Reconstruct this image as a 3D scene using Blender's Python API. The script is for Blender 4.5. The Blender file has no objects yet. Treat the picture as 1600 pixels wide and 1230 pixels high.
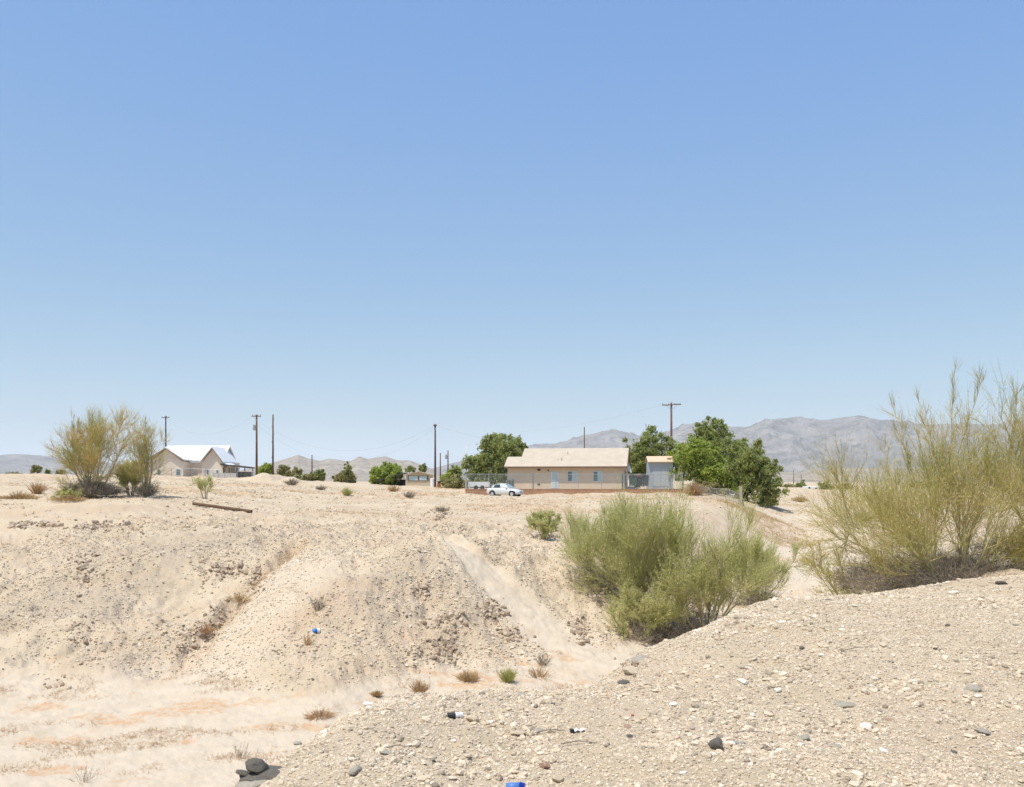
import bpy, math, random
import numpy as np
from mathutils import Vector
C = bpy.context.scene
col = C.collection
R = math.radians
rs = np.random.RandomState(7)
# ------------------------------------------------------------------ camera, sky, sun, exposure
F = 1386.0; HZ = 748.0; CH = 2.5            # focal length in photo pixels, horizon row, eye height
cam_d = bpy.data.cameras.new('camera'); cam = bpy.data.objects.new('camera', cam_d); col.objects.link(cam)
cam.location = (0, 0, CH); cam.rotation_euler = (R(90), 0, 0)
cam_d.sensor_width = 36; cam_d.lens = 36*F/1600; cam_d.shift_y = (HZ-615)/1600
cam_d.clip_start = 0.1; cam_d.clip_end = 80000
C.camera = cam
SUN = Vector((-0.30, -0.27, 0.95)).normalized()
world = bpy.data.worlds.new('World'); C.world = world; world.use_nodes = True
nt = world.node_tree; nt.nodes.clear()
sky = nt.nodes.new('ShaderNodeTexSky'); sky.sky_type = 'NISHITA'; sky.sun_disc = False
sky.sun_elevation = math.asin(SUN.z); sky.sun_rotation = math.atan2(SUN.x, SUN.y) % (2*math.pi)
sky.altitude = 0; sky.air_density = 1.0; sky.dust_density = 0.5; sky.ozone_density = 3.0
bg = nt.nodes.new('ShaderNodeBackground'); bg.inputs['Strength'].default_value = 0.15
ow = nt.nodes.new('ShaderNodeOutputWorld')
sep = nt.nodes.new('ShaderNodeSeparateColor'); com = nt.nodes.new('ShaderNodeCombineColor'); nt.links.new(sky.outputs[0], sep.inputs[0])
for _k, (_p, _a) in enumerate(((.68, .935), (.50, 1.40), (.075, 3.50))):      # soft blue of a dusty noon sky
    pw = nt.nodes.new('ShaderNodeMath'); pw.operation = 'POWER'; pw.inputs[1].default_value = _p
    mu = nt.nodes.new('ShaderNodeMath'); mu.operation = 'MULTIPLY'; mu.inputs[1].default_value = _a
    nt.links.new(sep.outputs[_k], pw.inputs[0]); nt.links.new(pw.outputs[0], mu.inputs[0]); nt.links.new(mu.outputs[0], com.inputs[_k])
nt.links.new(com.outputs[0], bg.inputs[0]); nt.links.new(bg.outputs[0], ow.inputs[0])
sun_d = bpy.data.lights.new('sun', 'SUN'); sun_d.energy = 4.0; sun_d.angle = R(0.5); sun_d.color = (1, .94, .84)
sun = bpy.data.objects.new('sun', sun_d); col.objects.link(sun)
sun.rotation_euler = SUN.to_track_quat('Z', 'Y').to_euler(); sun.location = (0, 0, 60)
C.view_settings.view_transform = 'Standard'; C.view_settings.look = 'None'
C.view_settings.gamma = 1; C.view_settings.exposure = 0.35
C.cycles.max_bounces = 8; C.cycles.diffuse_bounces = 5; C.cycles.transmission_bounces = 6; C.cycles.volume_bounces = 1; C.cycles.transparent_max_bounces = 8

# ------------------------------------------------------------------ helpers: tagging, meshes
def tag(o, label=None, cat=None, group=None, kind=None):
    if label: o['label'] = label
    if cat: o['category'] = cat
    if group: o['group'] = group
    if kind: o['kind'] = kind
    return o
def empty(name, loc, rz=0, label=None, cat=None, group=None):
    o = bpy.data.objects.new(name, None); col.objects.link(o)
    o.location = loc; o.rotation_euler = (0, 0, rz); o.empty_display_size = .3
    return tag(o, label, cat, group)
def np_mesh(name, V, Fq, mat, parent=None, smooth=False, loc=None):
    """V (n,3), Fq (m,k) integer faces of equal size k."""
    me = bpy.data.meshes.new(name); V = np.asarray(V, np.float32); Fq = np.asarray(Fq, np.int32)
    m, k = Fq.shape
    me.vertices.add(len(V)); me.vertices.foreach_set('co', V.ravel())
    me.loops.add(m*k); me.loops.foreach_set('vertex_index', Fq.ravel())
    me.polygons.add(m); me.polygons.foreach_set('loop_start', np.arange(0, m*k, k, dtype=np.int32))
    me.polygons.foreach_set('loop_total', np.full(m, k, np.int32))
    me.polygons.foreach_set('use_smooth', np.full(m, smooth, bool))
    me.update(calc_edges=True)
    if mat: me.materials.append(mat)
    o = bpy.data.objects.new(name, me); col.objects.link(o)
    if parent: o.parent = parent
    if loc is not None: o.location = loc
    return o
class MB:
    def __init__(s): s.v = []; s.f = []
    def add(s, vs, fs):
        b = len(s.v); s.v += [tuple(v) for v in vs]; s.f += [tuple(b+i for i in f) for f in fs]; return s
    def box(s, x0, x1, y0, y1, z0, z1):
        return s.add([(x0,y0,z0),(x1,y0,z0),(x1,y1,z0),(x0,y1,z0),(x0,y0,z1),(x1,y0,z1),(x1,y1,z1),(x0,y1,z1)],
            [(0,3,2,1),(4,5,6,7),(0,1,5,4),(1,2,6,5),(2,3,7,6),(3,0,4,7)])
    def tube(s, p, q, r0, r1=None, n=8):
        p = Vector(p); q = Vector(q); r1 = r0 if r1 is None else r1
        d = (q-p).normalized(); a = d.orthogonal().normalized(); b = d.cross(a)
        vs = []
        for c, r in ((p, r0), (q, r1)):
            for i in range(n):
                t = 2*math.pi*i/n; vs.append(c+a*(r*math.cos(t))+b*(r*math.sin(t)))
        fs = [(i, (i+1) % n, n+(i+1) % n, n+i) for i in range(n)]+[tuple(range(n))[::-1], tuple(range(n, 2*n))]
        return s.add(vs, fs)
    def prism(s, prof, axis, a, b):
        """closed profile of 2-D points swept along x ('x') or y ('y')."""
        n = len(prof)
        mk = (lambda t, p: (t, p[0], p[1])) if axis == 'x' else (lambda t, p: (p[0], t, p[1]))
        return s.add([mk(a, p) for p in prof]+[mk(b, p) for p in prof],
            [(i, (i+1) % n, n+(i+1) % n, n+i) for i in range(n)]+[tuple(range(n))[::-1], tuple(range(n, 2*n))])
    def build(s, name, mat, parent=None, smooth=False, bevel=0, loc=None):
        me = bpy.data.meshes.new(name); me.from_pydata(s.v, [], s.f)
        me.materials.append(mat)
        import bmesh
        bm = bmesh.new(); bm.from_mesh(me); bmesh.ops.recalc_face_normals(bm, faces=bm.faces)
        if bevel: bmesh.ops.bevel(bm, geom=bm.edges[:], offset=bevel, segments=1, affect='EDGES')
        bm.to_mesh(me); bm.free()
        for p in me.polygons: p.use_smooth = smooth
        o = bpy.data.objects.new(name, me); col.objects.link(o)
        if parent: o.parent = parent
        if loc is not None: o.location = loc
        return o
def copy_tree(o, parent=None):
    c = o.copy(); col.objects.link(c); c.parent = parent
    for ch in [k for k in col.objects if k.parent == o]: copy_tree(ch, c)
    return c

# ------------------------------------------------------------------ materials
def new_mat(name):
    m = bpy.data.materials.new(name); m.use_nodes = True
    return m, m.node_tree, m.node_tree.nodes['Principled BSDF']
def node(t, typ, **kw):
    n = t.nodes.new(typ)
    for k, v in kw.items():
        if k.startswith('i_'): n.inputs[k[2:].replace('_', ' ')].default_value = v
        else: setattr(n, k, v)
    return n
def mixc(t, fac, a, b, mode='MIX'):
    n = t.nodes.new('ShaderNodeMix'); n.data_type = 'RGBA'; n.blend_type = mode
    for idx, val in ((0, fac), (6, a), (7, b)):
        if hasattr(val, 'links'): t.links.new(val, n.inputs[idx])
        elif isinstance(val, (int, float)): n.inputs[idx].default_value = val
        else: n.inputs[idx].default_value = (*val, 1)
    return n.outputs[2]
def ramp(t, src, lo, hi):
    n = node(t, 'ShaderNodeMapRange', i_From_Min=lo, i_From_Max=hi); t.links.new(src, n.inputs[0]); return n.outputs[0]
def plain(name, colr, rough=.8, var=.25, scale=1.2, metal=0, bump=0, spec=.3):
    m, t, b = new_mat(name)
    tc = node(t, 'ShaderNodeTexCoord')
    nz = node(t, 'ShaderNodeTexNoise', i_Scale=scale, i_Detail=6.0, i_Roughness=.65); t.links.new(tc.outputs['Object'], nz.inputs['Vector'])
    d = tuple(c*(1-var) for c in colr); l = tuple(min(.95, c*(1+var*.6)) for c in colr)
    t.links.new(mixc(t, ramp(t, nz.outputs[0], .3, .7), d, l), b.inputs['Base Color'])
    b.inputs['Roughness'].default_value = rough; b.inputs['Metallic'].default_value = metal
    b.inputs['Specular IOR Level'].default_value = spec
    if bump:
        bp = node(t, 'ShaderNodeBump', i_Strength=bump, i_Distance=.02); n2 = node(t, 'ShaderNodeTexNoise', i_Scale=scale*18, i_Detail=4.0)
        t.links.new(tc.outputs['Object'], n2.inputs['Vector']); t.links.new(n2.outputs[0], bp.inputs['Height']); t.links.new(bp.outputs[0], b.inputs['Normal'])
    return m
def island(name, cols, rough=.7, trans=0.0, clump=None):
    """colour varies from stem to stem / leaf to leaf / stone to stone (random per island)."""
    m, t, b = new_mat(name)
    g = node(t, 'ShaderNodeNewGeometry')
    cr = node(t, 'ShaderNodeValToRGB'); cr.color_ramp.interpolation = 'LINEAR'
    e = cr.color_ramp.elements
    for i, (p, c) in enumerate(cols):
        el = e[i] if i < 2 else e.new(p)
        el.position = p; el.color = (*c, 1)
    t.links.new(g.outputs['Random Per Island'], cr.inputs[0]); out = cr.outputs[0]
    if clump:
        tc = node(t, 'ShaderNodeTexCoord')
        nz = node(t, 'ShaderNodeTexNoise', i_Scale=clump[0], i_Detail=3.0); t.links.new(tc.outputs['Object'], nz.inputs['Vector'])
        out = mixc(t, ramp(t, nz.outputs[0], .42, .62), out, mixc(t, clump[2], out, clump[1]))
    t.links.new(out, b.inputs['Base Color']); b.inputs['Roughness'].default_value = rough
    b.inputs['Specular IOR Level'].default_value = .25
    if trans:
        tr = node(t, 'ShaderNodeBsdfTranslucent'); t.links.new(out, tr.inputs[0])
        mx = node(t, 'ShaderNodeMixShader'); mx.inputs[0].default_value = trans; t.links.new(b.outputs[0], mx.inputs[1]); t.links.new(tr.outputs[0], mx.inputs[2])
        t.links.new(mx.outputs[0], t.nodes['Material Output'].inputs[0])
    return m

# ------------------------------------------------------------------ noise
def _hash(ix, iy, s):
    h = (ix.astype(np.int64)*374761393+iy.astype(np.int64)*668265263+s*974634777) & 0xffffffff
    h = ((h ^ (h >> 13))*1274126177) & 0xffffffff
    h = ((h ^ (h >> 16))*2246822519) & 0xffffffff
    return ((h ^ (h >> 15)) & 0xffffff)/float(0xffffff)
def vnoise(x, y, s=0):
    ix = np.floor(x); iy = np.floor(y); fx = x-ix; fy = y-iy
    fx = fx*fx*fx*(fx*(fx*6-15)+10); fy = fy*fy*fy*(fy*(fy*6-15)+10)
    a = _hash(ix, iy, s); b = _hash(ix+1, iy, s); c = _hash(ix, iy+1, s); d = _hash(ix+1, iy+1, s)
    return (a+(b-a)*fx)+((c+(d-c)*fx)-(a+(b-a)*fx))*fy-.5
def fbm(x, y, octv=4, s=0, gain=.5):
    r = 0; a = 1.
    for i in range(octv):
        r = r+a*vnoise(x, y, s+i); x, y = (x*.8-y*.6)*2.03+17.3, (x*.6+y*.8)*2.03+5.1; a *= gain
    return r
def ridged(x, y, octv=5, s=0, gain=.5):
    r = 0; a = 1.
    for i in range(octv):
        r = r+a*(1-4*np.abs(vnoise(x, y, s+i))); x, y = (x*.8-y*.6)*2.07+3.3, (x*.6+y*.8)*2.07+9.1; a *= gain
    return r
def sstep(x, a, b):
    t = np.clip((x-a)/(b-a), 0, 1); return t*t*(3-2*t)

# ------------------------------------------------------------------ terrain height: surveyed profiles (bearing column : distance, height)
PROF = {
 -900: [(4,0),(7,-.4),(12,-2.2),(17,-3.6),(24,-3.5),(32,-2.0),(42,-.2),(60,1.2),(90,2.2),(150,3.2),(300,3)],
 -400: [(4,0),(7,-.4),(12,-2.2),(17,-3.6),(22,-3.6),(30,-2.6),(36,-1.3),(44,.1),(60,1.4),(90,2.2),(150,3.3),(300,3)],
 -100: [(4,0),(6,-.3),(9,-1.3),(12,-2.5),(15,-3.4),(18,-3.7),(24,-3.6),(30,-2.8),(36,-1.5),(42,-.3),(46,.1),(50,.85),(60,1.25),(80,1.9),(120,2.8),(150,3.2),(300,3)],
 60: [(3,0),(6,-.3),(9,-1.3),(12,-2.5),(15,-3.4),(18,-3.7),(22,-3.75),(26,-3.5),(30,-2.8),(36,-1.5),(42,-.3),(45,.0),(49,.8),(52,1.1),(60,1.2),(80,1.85),(120,2.7),(150,3.1),(200,2.9),(300,2.5)],
 180: [(6,-.3),(9,-1.3),(12,-2.5),(15,-3.4),(18,-3.7),(22,-3.75),(27,-3.35),(31,-2.6),(36,-1.5),(41,-.35),(44,-.0),(49,.9),(56,1.4),(80,1.9),(120,2.6),(150,2.95),(170,2.9),(300,2.5)],
 300: [(4,0),(6,-.15),(9,-1.1),(12,-2.4),(15,-3.4),(18,-3.7),(21.5,-3.7),(27,-3.38),(33,-2.31),(37,-1.02),(41,-.22),(50,.62),(65,1.47),(85,1.85),(110,2.3),(150,2.7),(200,2.7)],
 380: [(5,0),(6.6,-.1),(9,-.8),(12,-2.2),(15,-3.3),(18,-3.7),(21,-3.7),(25,-3.4),(29,-2.7),(33,-2.0),(36,-1.5),(40,-.45),(44,.1),(60,.95),(90,1.7),(120,2.1),(150,2.4)],
 440: [(5,0),(7.5,-.08),(8.6,-.25),(11,-1.3),(14,-2.7),(18,-3.7),(21,-3.7),(25,-3.3),(29,-2.3),(32,-1.55),(35,-1.25),(37,-.95),(40,-.35),(48,.2),(70,.9),(100,1.5),(140,2.0),(200,1.9)],
 500: [(5,0),(7,-.03),(9,-.11),(10,-.4),(12,-1.4),(14,-2.4),(17,-3.5),(20,-3.7),(23,-3.6),(26,-3.05),(29,-2.2),(32,-1.3),(35,-.75),(38,-.45),(45,.1),(65,.55),(100,1.25),(140,1.75)],
 580: [(5,0),(7,0),(10.5,-.13),(12,-.6),(14,-1.7),(17,-3.0),(20,-3.65),(24,-3.68),(26.5,-3.2),(29,-2.2),(32,-1.1),(35,-.45),(38,-.2),(46,.0),(65,.4),(90,.75),(120,1.3),(160,1.5),(250,1.2)],
 690: [(5,0),(8,-.05),(11,-.17),(12.4,-.6),(14.5,-1.6),(18,-3.1),(21,-3.65),(26,-3.65),(27.5,-3.4),(31,-2.02),(34.5,-.29),(36,-.08),(39,-.12),(44,-.1),(60,.25),(80,.4),(100,.55),(130,.64),(200,.6)],
 770: [(5,0),(8,-.05),(11.2,-.18),(12.6,-.6),(15,-1.8),(18,-3.0),(22,-3.65),(26.5,-3.63),(28.5,-3.25),(31.5,-2.2),(34,-1.3),(37,-.65),(41,-.35),(50,-.05),(70,.25),(100,.5),(108,.55),(114,.95),(130,.95),(200,.6)],
 850: [(5,0),(8,-.05),(11.3,-.19),(12.8,-.7),(15,-1.8),(18,-2.9),(22,-3.6),(28,-3.6),(30.5,-3.1),(33,-2.35),(36,-1.5),(39,-.95),(42,-.6),(50,-.1),(75,.23),(103,.46),(108,.52),(114,1.1),(122,1.2),(200,.5)],
 930: [(5,0),(8,-.05),(11.6,-.22),(13,-.7),(15,-1.6),(18,-2.7),(22,-3.6),(29,-3.5),(31.5,-3.2),(34,-2.65),(38,-1.75),(42,-1.05),(46,-.6),(54,-.15),(66,.02),(85,.35),(103,.48),(108,.52),(114,1.1),(122,1.2),(200,.4)],
 1000: [(5,0),(8,0),(12.3,.07),(13.5,-.3),(16,-1.6),(19,-2.8),(22,-3.5),(28,-3.7),(34,-3.45),(38,-2.9),(42,-2.0),(46,-1.2),(54,-.3),(62,.1),(85,.4),(103,.5),(108,.55),(114,1.1),(122,1.2),(200,.3)],
 1060: [(5,0),(8,.02),(12.7,.2),(14,-.1),(17,-1.6),(20,-2.8),(24,-3.6),(34,-3.6),(40,-3.0),(45,-2.1),(52,-.9),(62,-.1),(75,.3),(100,.55),(108,.6),(114,1.),(122,1.0),(200,.0)],
 1120: [(5,0),(8,.04),(13.9,.28),(15.5,-.1),(18,-1.3),(21,-2.6),(25,-3.6),(36,-3.6),(43,-3.1),(50,-2.2),(58,-1.2),(70,-.1),(85,.4),(98,.55),(106,.5),(125,.2),(200,-.2)],
 1200: [(5,0),(8,.05),(15.3,.36),(17,-.05),(20,-1.4),(24,-2.9),(28,-3.5),(42,-3.25),(58,-3.0),(66,-2.4),(76,-1.4),(88,-1.0),(100,-.95),(130,-1.1),(200,-.9)],
 1280: [(5,0),(9,.07),(15.8,.35),(18,-.1),(21,-1.3),(25,-2.8),(30,-3.3),(50,-2.98),(62,-2.9),(72,-2.75),(85,-2.2),(100,-1.6),(115,-1.0),(150,-.85),(200,-.67)],
 1350: [(5,0),(9,.07),(16,.38),(18.5,0),(22,-1.1),(27,-2.6),(34,-3.2),(48,-2.5),(58,-1.7),(66,-1.0),(75,-.31),(88,.45),(97,.6),(115,0),(150,-.5),(200,-.67)],
 1450: [(5,0),(9,.07),(16.5,.43),(19,.15),(22,-.6),(28,-2.2),(36,-2.7),(48,-1.9),(60,-.8),(80,.6),(100,.95),(130,.4),(200,-.4)],
 1600: [(4,0),(9,.08),(17.5,.58),(20,.4),(24,-.4),(30,-1.7),(38,-1.9),(50,-1.1),(70,.5),(95,1.0),(130,.7),(200,-.3)],
 1800: [(4,0),(9,.1),(17.5,.6),(20,.5),(25,-.4),(32,-1.7),(40,-1.8),(52,-1),(75,.6),(100,1.1),(140,.7),(200,-.2)],
 2300: [(4,0),(9,.1),(17.5,.6),(22,.4),(30,-.8),(40,-1.2),(60,0),(90,.9),(140,.8),(200,0)],
}
cp = []
for px, pr in PROF.items():
    s = (px-800)/F
    for Y, z in pr:
        x = s*Y; cp.append((math.atan2(x, Y), math.log(math.hypot(x, Y)), z))
    for Y, z in ((450, -.5), (900, -2), (2500, -6)): cp.append((math.atan2(s*Y, Y), math.log(math.hypot(s*Y, Y)), z))
    cp.append((math.atan2(s*2, 2), math.log(math.hypot(s*2, 2)), 0))
cp = np.array(cp)
def _tps(d2): return .5*d2*np.log(d2+1e-12)
_n = len(cp); _d = (cp[:, None, 0]-cp[None, :, 0])**2*1.6+(cp[:, None, 1]-cp[None, :, 1])**2
_A = np.zeros((_n+3, _n+3)); _A[:_n, :_n] = _tps(_d)+np.eye(_n)*2e-5
_A[:_n, _n:] = np.c_[np.ones(_n), cp[:, :2]]; _A[_n:, :_n] = _A[:_n, _n:].T
_w = np.linalg.solve(_A, np.r_[cp[:, 2], 0, 0, 0])
def base_h(th, lr):
    out = np.empty_like(th)
    for i in range(0, len(th), 60000):
        a = th[i:i+60000]; b = lr[i:i+60000]
        d2 = (a[:, None]-cp[None, :, 0])**2*1.6+(b[:, None]-cp[None, :, 1])**2
        out[i:i+60000] = _tps(d2)@_w[:_n]+_w[_n]+a*_w[_n+1]+b*_w[_n+2]
    return out
def wp(px, Y): return ((px-800)/F*Y, Y)
def seg_dist(x, y, pts):
    """distance to a polyline and the parameter 0..1 along it"""
    best = np.full(x.shape, 1e9); par = np.zeros(x.shape); n = len(pts)-1
    for i in range(n):
        ax, ay = pts[i]; bx, by = pts[i+1]; dx, dy = bx-ax, by-ay
        t = np.clip(((x-ax)*dx+(y-ay)*dy)/(dx*dx+dy*dy), 0, 1)
        d = np.hypot(x-ax-t*dx, y-ay-t*dy); m = d < best
        best = np.where(m, d, best); par = np.where(m, (i+t)/n, par)
    return best, par
TRAIL = [wp(688, 37), wp(720, 35.5), wp(775, 33.5), wp(840, 31.8), wp(900, 30), wp(950, 28.5)]
GULLY = [wp(462, 39.5), wp(430, 36), wp(385, 33.2), wp(335, 30.5), wp(285, 28), wp(235, 26.2)]
PALE = [wp(500, 36), wp(440, 32), wp(380, 29), wp(320, 26), wp(240, 23.5)]
CREST = [wp(p, Y) for p, Y in ((380,6.6),(440,7.8),(500,9),(580,10.5),(690,11),(850,11.3),(930,11.6),(1000,12.3),(1060,12.7),(1120,13.9),(1200,15.3),(1350,16),(1450,16.5),(1600,17.5),(1900,17.5))]
_cx = np.array(CREST)
def berm_side(x, y):
    """>0 on the camera side of the berm crest"""
    th = np.arctan2(x, y); r = np.hypot(x, y)
    ct = np.arctan2(_cx[:, 0], _cx[:, 1]); cr = np.hypot(_cx[:, 0], _cx[:, 1])
    lim = np.interp(th, ct, cr, left=6.2, right=cr[-1])
    return lim-r
def H(x, y, detail=True):
    x = np.atleast_1d(np.asarray(x, float)); y = np.atleast_1d(np.asarray(y, float)); sh = x.shape
    x = x.ravel(); y = y.ravel()
    th = np.arctan2(x, y); r = np.maximum(np.hypot(x, y), .3)
    thc = np.clip(th, -.95, .95); lr = np.log(np.clip(r, 1.6, 3000))
    z = base_h(thc, lr)
    z = z*(1-sstep(np.abs(th), .95, 1.6))
    z = z*(sstep(r, 1.5, 4))
    if detail:
        front = berm_side(x, y)
        nearf = sstep(front, -1.0, .2)*(r < 24)
        far = sstep(r, 44, 70)
        slope = sstep(r, 18, 26)*(1-sstep(r, 44, 60))
        floor = sstep(-z, 3.2, 3.6)
        calm = 1-.8*floor*(r < 80)
        dt, pt = seg_dist(x, y, TRAIL); dt = np.abs(dt+.5*vnoise(x*.8, y*.8, 67)+.2*vnoise(x*2.5, y*2.5, 68)); wt = .55+1.35*pt
        trail = 1-sstep(dt, wt*.7, wt*1.3)
        dg, pg = seg_dist(x, y, GULLY)
        wob = .9*vnoise(x*.6, y*.6, 61)+.45*vnoise(x*1.9, y*1.9, 62)
        gul = np.exp(-((dg+wob)/.42)**2)
        dp, pp = seg_dist(x, y, PALE); pale = 1-sstep(dp, .8, 2.0)
        # long swells, hummocks, ruts and erosion
        z = z+far*(.34*fbm(x/13, y/9, 3, 3)*(1+sstep(r, 80, 140))*(1-.0*r))*(1-sstep(r, 400, 900)*.0)
        z = z+slope*calm*(1-trail)*(1-.6*pale)*(.50*fbm(x/2.6, y/3.4, 6, 11, .62)+.05*ridged(x/1.4, y/1.4, 4, 17, .6)+.07*fbm(x*2.1, y*2.1, 4, 19, .65))
        z = z+slope*floor*.08*fbm(x/1.5, y/1.2, 3, 18)
        z = z+far*.20*fbm(x/2.6, y/2.0, 6, 21, .66)*(1-sstep(r, 250, 500))
        # broken hardpan ledges
        led = sstep(vnoise(x/1.9+3, y/1.9, 33), .12, .2)*slope*calm*(1-trail)*(1-pale)
        z = z+.16*led*(.5+vnoise(x*3.1, y*3.1, 34))
        gend = 1-sstep(pg, .7, 1.0); z = z-gul*.34*slope*gend+.10*np.exp(-((dg-.6)/.35)**2)*slope*gend*(1+2*vnoise(x*1.5, y*1.5, 63))
        z = z-trail*(.04-.10*fbm(x*1.3, y*1.3, 4, 65, .6))
        z = z+nearf*(.13*fbm(x/1.7, y/1.3, 4, 41, .5)-.05*sstep(vnoise(x/1.1+.6*vnoise(x, y, 44), y/3.5, 43), .22, .4)+.035*fbm(x*3.2, y*3.2, 3, 47))+(1-nearf)*.03*fbm(x*2.2, y*2.2, 3, 49)*(r < 120)
        z = z+sstep(r, 5, 7)*.026*fbm(x*7, y*7, 3, 55, .6)*(r < 60)
    # spoil heaps near the houses
    for bx, Y, hh, w in ((412,128,1.3,1.9),(425,132,.8,3.5),(455,120,.9,1.5),(1085,78,.3,4),(640,104,.35,5),(745,96,.3,4)):
        cx, cy = wp(bx, Y); z = z+hh*np.exp(-(((x-cx)**2+(y-cy)**2)/(w*w)))
    # graded pad under the stucco house
    return z.reshape(sh)
def hz(x, y): return float(H(x, y)[0])
def G(px, Y, dz=0):
    x = (px-800)/F*Y; return Vector((x, Y, hz(x, Y)+dz))
_ys = 5.5*np.exp(np.linspace(0, math.log(60), 2600))
_hit_cache = {}
def hit(px, py):
    """first ground point along the sight line through photo column px, row py"""
    x = (px-800)/F*_ys; zr = CH-(py-HZ)/F*_ys
    if px not in _hit_cache: _hit_cache[px] = H(x, _ys)
    h = _hit_cache[px]
    i = np.argmax(zr < h)
    if zr[i] >= h[i]: i = len(_ys)-1
    return Vector((x[i], _ys[i], h[i]))

# ------------------------------------------------------------------ ground sheet
ang = np.r_[np.linspace(-180, -60, 30)[:-1], np.linspace(-60, -36, 60)[:-1], np.arange(-36, 36, .075), np.linspace(36, 60, 60), np.linspace(60, 180, 30)[1:-1]]
rad = [.4]
while rad[-1] < 30000:
    q = rad[-1]; rad.append(q*(1.08 if q < 5 else 1.0038 if q < 24 else 1.0032 if q < 48 else 1.006 if q < 160 else 1.03))
rad = np.array(rad); ta = np.radians(ang); NA = len(ta); NR = len(rad)
X = (rad[:, None]*np.sin(ta)[None]).ravel(); Y_ = (rad[:, None]*np.cos(ta)[None]).ravel()
Z = H(X, Y_)
i = np.arange(NR-1)[:, None]*NA; j = np.arange(NA)[None]; j2 = (j+1) % NA
quads = np.stack([i+j, i+j2, i+NA+j2, i+NA+j], -1).reshape(-1, 4)[:, ::-1]
_bk = seg_dist(X, Y_, [wp(1150, 88), wp(1180, 82), wp(1215, 76), wp(1225, 70)])[0]
# what lies where: r = pale fine sand, g = coarse stony ground, b = rusty dry litter
_r = np.hypot(X, Y_); _front = berm_side(X, Y_)
dt, pt = seg_dist(X, Y_, TRAIL); dp, pp = seg_dist(X, Y_, PALE); dg, pg = seg_dist(X, Y_, GULLY)
dtn = np.abs(dt+.7*fbm(X*.9, Y_*.9, 4, 67, .6)); dw, pw_ = seg_dist(X, Y_, [wp(1235, 36), wp(1235, 42), wp(1262, 50), wp(1268, 60), wp(1235, 72), wp(1215, 85), wp(1225, 100), wp(1262, 130)])
sand = np.clip((1-sstep(dw+1.2*fbm(X/2, Y_/2, 3, 72), 1.5, 4.5))+(1-sstep(dtn, .2+1.1*pt, 1.0+1.9*pt))+.75*(1-sstep(dp+.8*vnoise(X, Y_, 71), .6, 2.4))+sstep(-Z, 3.1, 3.55)*(_r < 90)*sstep(-_front, 1, 4), 0, 1)
stony = np.clip(sstep(_front, -1.5, .3)*(_r < 24)+.75*sstep(_r, 22, 28)*(1-sstep(_r, 42, 52))*sstep(fbm(X/5, Y_/5, 3, 75), -.35, .25), 0, 1)*(1-sand)
rust = sstep(fbm(X/1.6, Y_/1.0, 4, 81), .18, .42)*(.25+.75*sstep(-Z, 3.0, 3.5))*(_front < 0)
rust = np.clip(rust+.38*np.exp(-((dg-.1)/.5)**2)+.6*sstep(fbm(X/9, Y_/5, 3, 85), .12, .4)*sstep(_r, 48, 60)*(1-sstep(_r, 300, 600))+.4*(1-sstep(_bk, 1.5, 4)), 0, 1)
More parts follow.
